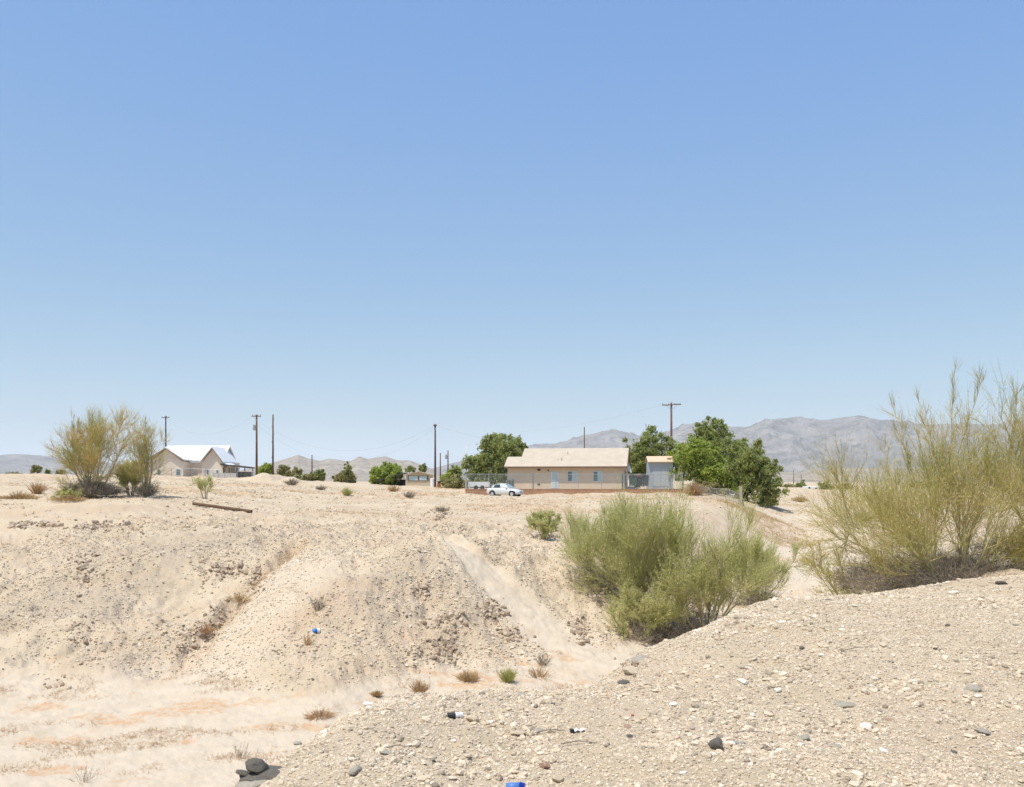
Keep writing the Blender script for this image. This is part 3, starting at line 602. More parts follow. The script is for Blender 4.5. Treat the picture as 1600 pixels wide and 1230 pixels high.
    if dead:
        k = int(dead); az = rg.rand(k)*6.28; q = rg.rand(k)**.6*w*.42*dead_w
        b3 = np.stack([np.cos(az)*q, np.sin(az)*q*aspect, .02*h+.20*h*rg.rand(k)*(1-q/(w*.5*dead_w+.01))], -1)
        D0 = grow(b3, np.stack([rg.randn(k)+.5*np.cos(az), rg.randn(k), .5+.8*rg.rand(k)], -1), .16*h*(.4+rg.rand(k)), 4, -.12, .22, rg)
        D1 = spawn(D0, 4, .1, 1, .9, .07*h, .5, 3, -.1, .2, rg)
        np_mesh('dead_twigs', *join([tubes(D0, tw*1.3, tw*.7, 3), tubes(D1, tw*.8, tw*.5, 3)]), DEAD, sm, True)
    return root
def tuft(name, pos, h, w, lab, seed, n=160, mat=None, cat='grass tuft', group=None, upright=1.0):
    rg = np.random.RandomState(seed); a = rg.rand(n)*6.28; q = rg.rand(n)**.7
    b = np.stack([np.cos(a)*q*w*.3, np.sin(a)*q*w*.3, np.zeros(n)-.01], -1)
    d = np.stack([np.cos(a)*q*w/h*.7+.2*rg.randn(n), np.sin(a)*q*w/h*.7+.2*rg.randn(n), np.full(n, upright)], -1)
    P = grow(b, d, h*(.5+.6*rg.rand(n)), 5, -.04, .09, rg)
    Q = spawn(P, 3, .3, 1, .5, h*.25, .4, 3, 0, .1, rg)
    t = max(.0022, .00008*pos.y*3)
    V, Fq = join([tubes(P, t, t*.5, 3), tubes(Q, t*.7, t*.4, 3)])
    o = np_mesh(name, V, Fq, mat or GRASS, smooth=True, loc=pos); return tag(o, lab, cat, group)

# large shrub on the right, close by
b0 = G(1485, 20.3)
SH0 = [(1440,800,1428,628),(1455,760,1462,612),(1470,790,1490,640),(1480,780,1503,578),(1500,720,1524,590),(1560,800,1592,640),(1400,800,1392,690),(1425,760,1405,660)]
twig_shrub('paloverde_shrub', b0, 3.6, 6.2, 'large yellow green twiggy shrub behind the gravel berm at the right edge', 'shrub', 3, 15, (8, 8, 9), .9, .07, .0034, TW_Y, BARK_Y, 5000, dead_w=.85, shoots=[(a, b, c, d, 20.3) for a, b, c, d in SH0], lenk=(.42, .27, .2))
b1 = G(1650, 21)
twig_shrub('paloverde_shrub', b1, 3.8, 4.0, 'tall yellow green shrub cut off by the right edge of the photo', 'shrub', 13, 8, (7, 7, 8), .8, .07, .0034, TW_Y, BARK_Y, 900, shoots=[(1590,760,1583,612,21),(1600,760,1600,605,21),(1640,760,1650,600,21)], lenk=(.4, .26, .19))
twig_shrub('paloverde_shrub', G(1365, 21.5), 2.3, 3.4, 'low spreading yellow green shrub at the left foot of the large one', 'shrub', 23, 8, (6, 7, 8), .95, .04, .0036, TW_Y, BARK_Y, 300)
# green clump in the wash
twig_shrub('broom_shrub', G(1022, 35.5), 5.15, 4.6, 'tallest soft green broom shrub standing in the wash below the house', 'shrub', 31, 14, (8, 8, 8), .7, .11, .0052, TW_G, BARK, 500)
twig_shrub('broom_shrub', G(1100, 34.0), 3.8, 4.2, 'dense green broom shrub directly behind the berm crest, right half of the wash clump', 'shrub', 37, 12, (8, 8, 8), .8, .10, .0052, TW_G, BARK, 500)
twig_shrub('broom_shrub', G(945, 37.0), 3.4, 4.0, 'lower green broom shrub on the left side of the wash clump, on the bank', 'shrub', 41, 10, (7, 8, 8), .9, .09, .005, TW_G, BARK, 700)
twig_shrub('broom_shrub', G(1003, 33.0), 2.0, 2.6, 'short olive broom shrub with grey dead wood at the front of the wash clump', 'shrub', 43, 9, (7, 7, 8), .95, .07, .005, TW_G, BARK, 900)
twig_shrub('broom_shrub', G(1186, 40.5), 2.9, 2.3, 'green broom shrub standing apart on the right of the wash clump', 'shrub', 47, 9, (7, 8, 8), .75, .11, .0055, TW_G, BARK, 350)
twig_shrub('broom_shrub', G(851, 43.5), 1.35, 1.5, 'small round grey green shrub alone on the upper bank left of the wash clump', 'shrub', 53, 9, (6, 6, 9), .75, .13, .006, TW_G, BARK, 100)
# left group
twig_shrub('paloverde_shrub', G(142, 55), 4.8, 2.8, 'broad straw and green shrub on the left rise with grey dead wood below', 'shrub', 62, 11, (7, 7, 8), .8, .06, .0062, TW_O, BARK_Y, 1300, shoots=6, dead_w=1.3)
twig_shrub('paloverde_shrub', G(230, 56), 4.6, .9, 'slender upright sparse shrub between the broad one and the white roofed house', 'shrub', 67, 5, (6, 6, 7), .5, .07, .0062, TW_Y, BARK, 250, shoots=5)
twig_shrub('broom_shrub', G(204, 58), 2.2, 1.6, 'low bright green shrub between the two tall left shrubs', 'shrub', 69, 8, (7, 7, 9), .6, .12, .008, TW_G, BARK, 60)
twig_shrub('broom_shrub', G(107, 53.5), .9, 1.9, 'low flat green shrub at the left foot of the broad one', 'shrub', 71, 8, (6, 6, 8), .95, .04, .007, TW_G, BARK, 40)
twig_shrub('paloverde_sapling', G(320, 58), 1.5, 1.2, 'thin sparse sapling on the ground in front of the white roofed house', 'sapling', 73, 5, (5, 5, 6), .5, .1, .006, TW_G, BARK)
for k, (px, py, h, w, nm, lab, mt, n) in enumerate((
    (793,1066,.42,.36,'grass_tuft','olive green upright grass tuft, only green one on the wash floor',TW_G,240),
    (588,1088,.17,.3,'grass_tuft','straw coloured grass tuft on the far edge of the gravel, leftmost',GRASS,260),
    (656,1082,.16,.2,'grass_tuft','thin rusty grass tuft right of the straw coloured one',RUSTY,150),
    (731,1064,.32,.6,'grass_tuft','round straw grass tuft between the rusty one and the green one',GRASS,220),
    (842,1058,.4,.6,'dry_bush','leafless brown twiggy bush right of the green grass tuft',RUSTY,60),
    (848,1040,.4,.4,'dry_bush','small grey leafless bush at the foot of the pale trail',DEAD,50),
    (500,1120,.22,.9,'grass_tuft','wide rusty orange grass patch at the left rim of the gravel',RUSTY,260),
    (497,955,.5,.3,'dry_bush','thin dead stalks standing above the blue litter',DEAD,40),
    (480,1010,.4,.3,'dry_bush','thin reddish stalks just left below the blue litter',RUSTY,30),
    (375,1185,.35,.4,'dry_bush','tiny bare stalk on the wash floor above the rock pile',DEAD,18),
    (130,1222,.35,.5,'dry_bush','tiny bare stalk on the wash floor at the lower left',DEAD,18),
    (30,780,.6,3.0,'grass_patch','orange dry grass patch on the rise at the far left',GRASS,500),
    (58,772,.85,1.0,'dry_bush','rusty dry bush behind the orange grass patch at far left',RUSTY,160),
    (107,782,.45,2.4,'grass_patch','orange dry grass patch in front of the broad left shrub',GRASS,420),
    (1086,775,1.5,1.9,'dry_bush','round rusty orange bush at the right end of the house wall',RUSTY,320),
    (542,774,.7,.9,'grass_tuft','dark green spiky clump alone on the middle plateau',TW_G,130),
    (502,766,.6,1.0,'dry_bush','grey dry bush on the plateau left of the spiky clump',DEAD,80),
    (615,768,.7,1.2,'dry_bush','pale dry bush on the plateau left of the far trailer home',GRASS,120),
    (640,778,.6,1.0,'dry_bush','brown dry bush beside the gravel road',DEAD,100),
    (455,758,.9,1.6,'dry_bush','grey brown bush by the spoil heaps',DEAD,120),
    (690,800,.5,.9,'dry_bush','low grey bush on the near edge of the plateau',DEAD,90),
    (1350,815,1.0,1.6,'dry_bush','pale green grey bush on the right hand bank',DEAD,150),
    (1250,784,.9,2.0,'dry_bush','pale dry bush on the crest of the right hand bank',GRASS,150),
    (375,940,.35,.9,'grass_patch','orange dry grass lining the middle of the gully',GRASS,130),
    (318,990,.35,.8,'grass_patch','rusty dry grass lower down in the gully',RUSTY,120),
    (1020,1000,.5,1.6,'grass_patch','rusty litter of dry grass below the wash clump behind the berm',RUSTY,240))):
    tuft(nm, hit(px, py), h, w, lab, 200+k, n, mt, 'dry bush' if nm == 'dry_bush' else 'grass')
# thin dry litter on wash floor and plateau
def litter(name, n, keep, r0, r1, a0, a1, mat, lab, h=.14, t=.004):
    p = scatter(n, r0, r1, a0, a1, keep); rg = np.random.RandomState(n)
    z = H(p[:, 0], p[:, 1]); b = np.c_[p, z-.01]
    b = np.repeat(b, 6, 0)+np.c_[.10*rg.randn(n*6, 2), np.zeros(n*6)]
    P = grow(b, np.c_[1.0*rg.randn(n*6, 2), np.ones(n*6)*.7], h*(.4+rg.rand(n*6)), 4, -.05, .15, rg)
    return tag(np_mesh(name, *tubes(P, t, t*.5, 3), mat, smooth=True), lab, 'dry grass', kind='stuff')
litter('dry_grass', 2600, lambda x, y: (H(x, y, False) < -3.3) & (berm_side(x, y) < -3) & (fbm(x/1.6, y/.9, 4, 81) > .2), 14, 34, -34, 10, RUSTY, 'thin rusty dry weeds scattered over the wash floor', .10)
litter('dry_weeds', 4200, lambda x, y: (fbm(x/9, y/5, 3, 85) > .12), 46, 135, -33, 25, GRASS, 'thin straw coloured weeds scattered over the plateau', .22, .009)

_bank = [wp(1150, 88), wp(1180, 82), wp(1215, 76), wp(1225, 70)]; _g2 = [wp(462, 39), wp(430, 36), wp(385, 33.2), wp(335, 30.5)]; _rim = [wp(480, 14.5), wp(500, 16), wp(520, 17.5)]
litter('rusty_weeds', 900, lambda x, y: seg_dist(x, y, _bank)[0] < 2.6, 66, 92, 13, 19, GRASS, 'rusty dry weeds on the bank below the drooping tree', .35, .007)
litter('gully_weeds', 160, lambda x, y: seg_dist(x, y, _g2)[0] < .5, 28, 42, -24, -12, GRASS, 'straw weeds lining the gully of the left mound', .2, .004)
# ------------------------------------------------------------------ leafy trees
LEAF = island('dark green leaves', [(0, (.15, .19, .055)), (.5, (.28, .325, .10)), (1, (.45, .47, .21))], .5, .5, (.7, (.44, .47, .13), .6))
LEAF_B = island('bright green leaves', [(0, (.21, .28, .045)), (.5, (.34, .42, .07)), (1, (.48, .54, .15))], .5, .45, (.7, (.44, .50, .10), .5))
LEAF_O = island('olive leaves', [(0, (.22, .22, .08)), (.5, (.36, .35, .14)), (1, (.48, .44, .22))], .5, .4, (.7, (.42, .35, .16), .6))
TRUNK = plain('tree bark', (.16, .12, .09), .9, .3, 2, bump=.5)
def leafy(name, pos, lobes, n, leaf, lab, cat, seed, mat, trunk_h=2, group=None, droop=.35, tr=.16):
    """lobes: (dx,dy,dz,rx,ry,rz) clumps; leaves are many small sprays spread through ragged clumps"""
    rg = np.random.RandomState(seed); root = empty(name, pos, 0, lab, cat, group)
    lb = np.array(lobes, float); vol = lb[:, 3]*lb[:, 4]*lb[:, 5]; pr = vol**.7/np.sum(vol**.7)
    nc = max(18, n//75); k = rg.choice(len(lb), nc, p=pr)
    d = norm(rg.randn(nc, 3)); rr = (.42+.86*rg.rand(nc)**.6)[:, None]
    cc = lb[k, :3]+d*rr*lb[k, 3:6]
    cs = (.10+.22*rg.rand(nc))*np.mean(lb[k, 3:6], 1)
    m = rg.randint(nc, size=n); off = rg.randn(n, 3)*.5; off[:, 2] *= .9
    c = cc[m]+off*cs[m][:, None]; c[:, 2] -= droop*np.abs(rg.randn(n))*cs[m]*.6
    inn = int(n*.16); kk = rg.choice(len(lb), inn, p=pr); c[:inn] = lb[kk, :3]+norm(rg.randn(inn, 3))*(rg.rand(inn)**.4*.85)[:, None]*lb[kk, 3:6]
    c[:, 2] = np.maximum(c[:, 2], .12)
    a = norm(rg.randn(n, 3)*np.array([1, 1, .8])+np.array([0, 0, -droop])); b = norm(np.cross(norm(rg.randn(n, 3)*.7+np.array([-.2, -.35, .7])), a))
    L = leaf*(.5+rg.rand(n))[:, None]; Wd = leaf*.36*(.5+rg.rand(n))[:, None]
    nb = np.cross(a, b)*L*.25
    V = np.stack([c-a*L, c+b*Wd+nb, c+a*L, c-b*Wd+nb], 1).reshape(-1, 3)
    np_mesh('crown', V, np.arange(n*4).reshape(-1, 4), mat, root)
    # trunk and limbs reaching into every lobe
    st = np.zeros((1, 3)); P = grow(st, np.array([[.1, 0, 1.]]), np.array([trunk_h]), 5, .1, .08, rg)
    tip = P[0, -1]; L2 = np.linspace(0, 1, 6)[None, :, None]
    tgt = lb[:, :3]+rg.randn(len(lb), 3)*.15
    Q = tip[None, None]*(1-L2)+tgt[:, None]*L2; Q[:, 1:-1] += rg.randn(len(lb), 4, 3)*.12
    np_mesh('trunk', *join([tubes(P, tr, tr*.7, 7), tubes(Q, tr*.6, tr*.15, 5), tubes(spawn(Q, 5, .4, 1, .8, 1.2, .4, 4, .05, .12, rg), tr*.2, tr*.06, 4)]), TRUNK, root, True)
    return root
def gp(px, Y, py=None):
    """point on column px at distance Y, on the ground or on photo row py"""
    x = (px-800)/F*Y
    return Vector((x, Y, hz(x, Y) if py is None else CH-(py-HZ)/F*Y))
def rel(base, lst, Y):
    """lobes given as (column, row, depth offset, radii in m)"""
    out = []
    for px, py, dy, rx, ry, rz in lst:
        q = gp(px, Y+dy, py); out.append((q.x-base.x, q.y-base.y, q.z-base.z, rx, ry, rz))
    return out
B = gp(778, 130)
leafy('mesquite_tree', B, rel(B, [(762,722,0,2.4,2.4,2.2),(790,712,0,2.6,2.6,2.6),(775,703,1,2.2,2.2,2.1),(800,700,2,2.0,2,1.9),(745,728,0,1.5,1.8,1.8),(772,745,-1,2.7,2,1.8),(768,690,0,.6,.6,1.0),(742,745,0,1.2,1.5,1.3)], 130), 17000, .26, 'dark green rounded tree left of the tan house', 'tree', 301, LEAF, 2.2)
B = gp(1018, 127)
leafy('mesquite_tree', B, rel(B, [(1000,705,0,2.2,2.2,2.2),(1022,696,0,2.3,2.2,2.1),(1035,712,0,2.2,2.2,2.2),(990,725,0,1.7,2,2.0),(1015,735,0,2.6,2,2)], 127), 11000, .25, 'olive green tree behind the grey shed', 'tree', 303, LEAF, 2)
B = gp(1112, 124)
leafy('mesquite_tree', B, rel(B, [(1112,672,0,1.9,1.8,1.7),(1118,690,0,2.2,2,1.9),(1095,695,0,2.4,2.2,1.8),(1130,715,0,2.4,2.4,2.4),(1105,725,0,2.8,2.2,2.4),(1080,712,0,2.2,2.2,1.8),(1101,660,0,.5,.5,.9)], 124), 15000, .25, 'tallest dark green tree, pointed top right of the utility pole', 'tree', 305, LEAF, 3)
B = gp(1095, 112)
leafy('mesquite_tree', B, rel(B, [(1085,705,0,2.3,2,1.5),(1068,720,0,1.9,2,1.9),(1095,725,0,2.6,2,1.9),(1115,742,0,2.3,2,1.7),(1138,752,0,1.9,2,1.7),(1155,765,0,1.1,1.3,1.1),(1100,752,0,1.8,1.5,1.1),(1140,770,0,1.5,1.4,1.0),(1160,785,-1,.9,1,.9),(1128,732,1,1.8,1.6,1.5),(1150,748,1,1.4,1.4,1.4),(1062,735,1,1.1,1.3,1.3)], 112), 17000, .22, 'bright green spreading tree just right of the grey shed', 'tree', 307, LEAF_B, 1.2)
B = gp(1190, 104)
leafy('mesquite_tree', B, rel(B, [(1172,712,0,1.9,1.8,1.7),(1158,725,1,1.8,1.8,1.8),(1150,705,3,1.5,1.5,1.3),(1208,785,0,.7,.9,1.2),(1212,770,0,.8,.9,1.3),(1188,735,0,2.0,1.8,1.9),(1202,755,0,1.5,1.7,1.9),(1180,765,0,1.5,1.5,1.9),(1198,782,0,1.0,1.2,1.2),(1165,745,0,1.3,1.5,1.6),(1160,782,0,.8,1,1.2)], 104), 15000, .22, 'drooping green tree hanging over the wash bank, rightmost of the house trees', 'tree', 309, LEAF, 1.6, droop=.8)
B = gp(1090, 106)
leafy('grey_bush', B, rel(B, [(1105,762,0,1.3,1.2,.8),(1125,772,0,1.2,1.2,.8),(1085,760,0,1.0,1,.8)], 106), 2600, .18, 'grey green low bush under the bright tree beside the slope fence', 'bush', 311, LEAF_O, .4, tr=.06)
# small trees farther off
def small_tree(px, Y, py0, w, hpx, n, mat, lab, seed, nm='round_tree', cat='tree', leaf=.3, group=None):
    base = gp(px, Y); s = Y/F
    cz = (CH-(py0-HZ)*s)-base.z; hh = hpx*s/2; ww = w*s/2
    lobes = [(0, 0, cz-hh, ww*.75, ww*.7, hh*.95), (-ww*.5, 0, cz-hh*1.25, ww*.5, ww*.5, hh*.7), (ww*.5, 0, cz-hh*1.2, ww*.5, ww*.5, hh*.75), (ww*.1, .3, cz-hh*.6, ww*.4, ww*.4, hh*.5)]
    return leafy(nm, base, lobes, n, leaf, lab, cat, seed, mat, max(.3, cz-hh*1.6), group, tr=.1)
small_tree(604, 165, 725, 52, 32, 7000, LEAF_B, 'bright green round tree left of the far trailer home', 401)
small_tree(541, 160, 733, 40, 22, 3000, LEAF_O, 'olive shrubby tree with spiky centre in the far middle', 403)
small_tree(543, 158, 722, 12, 26, 900, LEAF, 'dark upright spiky crown rising from the olive far tree', 405, leaf=.22)
small_tree(415, 150, 724, 26, 22, 2600, LEAF_B, 'green tree behind the crossarm pole and spoil heap', 407)
small_tree(443, 150, 728, 26, 18, 1600, LEAF_O, 'olive bush between two poles in the far middle', 409, 'bush', 'bush')
small_tree(462, 148, 731, 22, 18, 1400, LEAF_O, 'bush with pale top right of the second pole', 411, 'bush', 'bush')
small_tree(497, 146, 732, 20, 22, 1700, LEAF, 'dark green bush at the foot of the short far pole', 413, 'bush', 'bush')
small_tree(480, 147, 739, 50, 15, 1500, LEAF_O, 'low brownish bush row under the short far pole', 415, 'bush', 'bush')
small_tree(712, 124, 742, 42, 28, 4200, LEAF_O, 'low olive thicket between the pole and the yard wall', 417, 'bush', 'bush', .24)
small_tree(700, 150, 736, 26, 18, 1200, LEAF_B, 'green bush behind the thicket beside the two thin poles', 419, 'bush', 'bush')
small_tree(640, 190, 728, 16, 10, 700, LEAF, 'small dark tree top left behind the trailer home roof', 421)
small_tree(661, 190, 726, 14, 14, 800, LEAF, 'dark tree top above the trailer home roof', 423)
small_tree(57, 160, 727, 16, 14, 900, LEAF_O, 'olive bush on the far left skyline', 425, 'bush', 'bush')
small_tree(74, 160, 735, 10, 9, 500, LEAF, 'small dark bush on the far left skyline', 427, 'bush', 'bush')
small_tree(95, 158, 733, 14, 12, 600, LEAF_O, 'low olive bush behind the broad left shrub', 429, 'bush', 'bush')
small_tree(20, 165, 739, 26, 6, 500, LEAF_O, 'thin strip of low bush at the far left edge', 431, 'bush', 'bush')
small_tree(1290, 260, 752, 22, 15, 1200, LEAF, 'dark green bush right of the far white trailer', 433, 'bush', 'bush', .5)
small_tree(1252, 270, 752, 16, 12, 700, LEAF, 'dark green bush behind the far white trailer', 435, 'bush', 'bush', .5)
small_tree(1232, 275, 755, 26, 12, 900, LEAF_O, 'brown bush left of the far white trailer', 437, 'bush', 'bush', .5)
small_tree(1320, 265, 755, 22, 10, 900, LEAF_O, 'olive bush behind the left tips of the large shrub', 439, 'bush', 'bush', .5)
small_tree(1440, 265, 754, 60, 11, 1500, LEAF_O, 'long low bush seen through the large right shrub', 441, 'bush', 'bush', .5)
# fan palm
B = gp(711, 150); pal = empty('fan_palm', B, 0, 'small fan palm with ball crown between the pole and the house tree', 'palm')
hpl = gp(711, 150, 741).z-B.z
MB().tube((0,0,0), (0,0,hpl), .28, .2, 8).build('trunk', TRUNK, pal)
rg = np.random.RandomState(5); n = 260; d = norm(rg.randn(n, 3)+np.array([0, 0, .15]))
P = grow(np.tile([[0, 0, hpl+.3]], (n, 1)), d, 1.1+.5*rg.rand(n), 4, -.25, .03, rg)
fan = np.zeros((n, 4, 2, 3)); side = norm(np.cross(d, rg.randn(n, 3)))[:, None]*np.array([.03, .16, .2, .02])[None, :, None]
Vp = np.stack([P-side, P+side], 2).reshape(-1, 3); k = np.arange(3)[:, None]*2
q = np.concatenate([[[2*i, 2*i+1, 2*i+3, 2*i+2]] for i in range(3)]); Fp = (q[None]+(np.arange(n)*8)[:, None, None]).reshape(-1, 4)
np_mesh('crown', Vp, Fp, LEAF, pal)
cl_ = np.array([(-.5, -.2), (.3, .1), (.1, .3)])

# ------------------------------------------------------------------ buildings
STUCCO = plain('tan stucco', (.66, .53, .40), .95, .08, .6, bump=.3)
ROOFC = plain('cream shingle roof', (.50, .43, .34), .95, .12, .9, bump=.5)
FASCIA = plain('brown fascia with eave shade', (.20, .12, .07), .7, .15)  # board brown that also paints in the shadow along the eave
WHITE = plain('white paint', (.78, .78, .76), .6, .05)
WHITEM = plain('white metal roofing', (.85, .85, .83), .45, .03)
GLASS = plain('window glass', (.10, .17, .20), .12, .3, .6, spec=.6)
CURT = plain('window with pale curtain', (.42, .55, .58), .25, .12, .8, spec=.6)
FRAME = plain('pale aluminium', (.62, .68, .70), .5, .08, metal=.2)
BLOCKM = plain('brown block wall', (.46, .27, .17), .95, .22, 1.5, bump=.6)
DOORP = plain('pale blue screen door', (.62, .74, .80), .5, .06)
DARK = plain('black plastic', (.03, .03, .03), .6, .2)
GALV = plain('galvanised steel', (.42, .44, .44), .45, .15, metal=.5)
WOODP = plain('weathered pole wood', (.13, .085, .06), .9, .3, 2, bump=.4)
th = R(-10)
O = gp(793, 116, 763); hs = empty('tan_house', O, th, 'single storey tan stucco house with cream shingle roof behind the chain link fence', 'house')
L = 15.2; D = 9.0; EX = 1.8; WT = 2.95; sl = .49
m = MB(); m.box(EX, L, 0, D, -.6, WT); m.box(0, EX-.003, 0, 4.2, -.6, WT-.003)
m.prism([(0.02, WT-.02), (D-.02, WT-.02), (D/2, WT+sl*D/2-.06)], 'x', EX, L)
m.prism([(0.02, WT-.02), (4.2, WT-.02), (2.1, WT+sl*2.1-.06)], 'x', .003, EX-.01)
m.build('wall', STUCCO, hs)
def gable_roof(mb, x0, x1, yc, half, over, zt, slope, th_=.16):
    e = half+over; ze = zt-over*slope; zr = zt+half*slope
    for s in (-1, 1):
        pr = [(yc+s*e, ze), (yc, zr), (yc, zr+th_), (yc+s*e, ze+th_)]
        mb.prism(pr if s < 0 else pr[::-1], 'x', x0, x1)
    return mb
rf = gable_roof(MB(), EX-.25, L+.35, D/2, D/2, .62, WT+.03, sl).build('roof', ROOFC, hs)
gable_roof(MB(), -.35, EX-.253, 2.1, 2.1, .615, WT+.027, sl).build('roof', ROOFC, hs, ).name = 'roof_wing'
MB().box(-.34, L+.34, -.665, -.625, WT-.34, WT-.12).build('fascia', FASCIA, hs)
ze = WT-.62*sl; f = MB()
for s in (-1, 1):
    pr = [(D/2+s*(D/2+.62), ze-.14), (D/2, WT+sl*D/2-.14), (D/2, WT+sl*D/2+.05), (D/2+s*(D/2+.62), ze+.05)]
    f.prism(pr if s < 0 else pr[::-1], 'x', L+.352, L+.40)
f.build('rake_board', FASCIA, hs)
for x, z0, hgt, r in ((7.0, .9, .55, .05), (7.6, 2.7, .5, .05), (6.5, 1.1, .22, .09)):
    yy = z0+.1; MB().tube((x, yy, WT+sl*yy), (x, yy, WT+sl*yy+hgt), r, r, 8).build('roof_vent', GALV, rf)
for x in (7.9, 11.2):
    w = MB(); 
    for a_, b_, c_, d_ in ((x-.04, x+1.24, .88, .95), (x-.04, x+1.24, 2.15, 2.22), (x-.04, x+.03, .95, 2.15), (x+1.17, x+1.24, .95, 2.15), (x+.57, x+.63, .95, 2.15)): w.box(a_, b_, -.06, .02, c_, d_)
    wo = w.build('window', FRAME, hs)
    MB().box(x+.03, x+.57, -.02, .01, .95, 2.15).build('pane', GLASS, wo); MB().box(x+.63, x+1.17, -.03, .01, .95, 2.15).build('curtained_pane', CURT, wo)
dr = MB(); dr.box(5.75, 6.7, -.05, .02, .02, 2.15).build('door', DOORP, hs)
d2 = [k for k in col.objects if k.name.startswith('door')][-1]
MB().box(5.88, 6.57, -.07, -.052, 1.1, 2.02).build('door_pane', CURT, d2); MB().box(5.88, 6.57, -.07, -.052, .2, .98).build('door_pane', FRAME, d2)
MB().box(6.6, 6.65, -.12, -.052, 1.0, 1.1).build('handle', DARK, d2)
MB().box(3.95, 4.35, -.04, .01, 2.28, 2.52).build('wall_vent', DARK, hs); MB().box(3.95, 4.3, -.04, .01, .42, .6).build('wall_vent', DARK, hs)
MB().box(5.3, 5.42, -.16, .01, 2.2, 2.42).build('wall_lamp', DARK, hs)
MB().box(L-.02, L+.06, .6, 1.5, .4, 2.2).build('side_panel', DARK, hs)
# things in the yard
def yard(px, Y, py): return gp(px, Y, py)
o = yard(798, 114, 763); ac = empty('air_conditioner', o, th, 'dark grey air conditioning unit against the left end of the tan house', 'air conditioner')
MB().box(-.4, .4, -.4, .4, 0, 1.15).build('casing', plain('grey metal', (.17, .19, .18), .6, .2), ac, bevel=.03); m = MB()
for k in range(7): m.box(-.34, .34, -.415, -.402, .15+k*.13, .2+k*.13)
m.build('grille', DARK, ac); MB().tube((0, 0, 1.15), (0, 0, 1.2), .3, .28, 14).build('fan_guard', DARK, ac)
# white boat-like trailer with a blue tarp
o = yard(747, 111, 765.5); tb = empty('flatbed_trailer', o, R(4), 'low white trailer box left of the silver car behind the wall', 'trailer')
m = MB().box(-1.25, 1.45, -.8, .8, .35, .95); m.build('box', WHITE, tb, bevel=.04)
MB().box(-1.24, 1.44, -.79, .79, .955, 1.0).build('cover', WHITE, tb)
for x in (-.3, .5): MB().tube((x, -.82, .28), (x, -.68, .28), .28, .28, 14).build('wheel', DARK, tb)
o = yard(754, 111.2, 757.3); tp = stone_mesh(901, plain('blue tarp', (.03, .06, .25), .5, .3, 4), .35)
tpo = bpy.data.objects.new('tarp_bundle', tp); col.objects.link(tpo); tpo.location = o; tpo.scale = (1.25, .9, 1.1); tag(tpo, 'crumpled dark blue tarp lying on the white trailer', 'tarp')
# chain link fence on a block wall
Pw = [gp(727, 118), gp(729, 106), gp(833, 107.2), gp(975, 108), gp(1066, 108.6), gp(1068, 116)]
zt_l = [gp(0, 107, 764.5).z]*6
def wall_run(name, pts, ztop, depth, thick, mat, lab):
    e = empty(name, (pts[0].x, pts[0].y, 0), 0, lab, 'wall'); b = pts[0].copy(); b.z = 0
    for i in range(len(pts)-1):
        p, q = pts[i]-b, pts[i+1]-b; p.z = q.z = 0; d = (q-p).normalized(); n = Vector((d.y, -d.x, 0))*thick/2; ex = d*(thick/2-.004 if i else 0)
        m = MB(); vs = [p-ex+n, q-ex*0+n, q-n, p-ex-n] ; z0 = min(pts[i].z, pts[i+1].z)-depth
        m.add([(v.x, v.y, z0) for v in vs]+[(v.x, v.y, ztop) for v in vs], [(0,3,2,1),(4,5,6,7),(0,1,5,4),(1,2,6,5),(2,3,7,6),(3,0,4,7)]).build('wall_section', mat, e)
        m = MB(); vs = [p-ex+n*1.25, q+n*1.25, q-n*1.25, p-ex-n*1.25]; dz = .002*i
        m.add([(v.x, v.y, ztop+.002+dz) for v in vs]+[(v.x, v.y, ztop+.062+dz) for v in vs], [(0,3,2,1),(4,5,6,7),(0,1,5,4),(1,2,6,5),(2,3,7,6),(3,0,4,7)]).build('coping', mat, e)
    return e
ZT = gp(0, 107, 765).z
wall_run('block_wall', Pw, ZT, 1.2, .2, BLOCKM, 'low brown block retaining wall under the chain link fence')
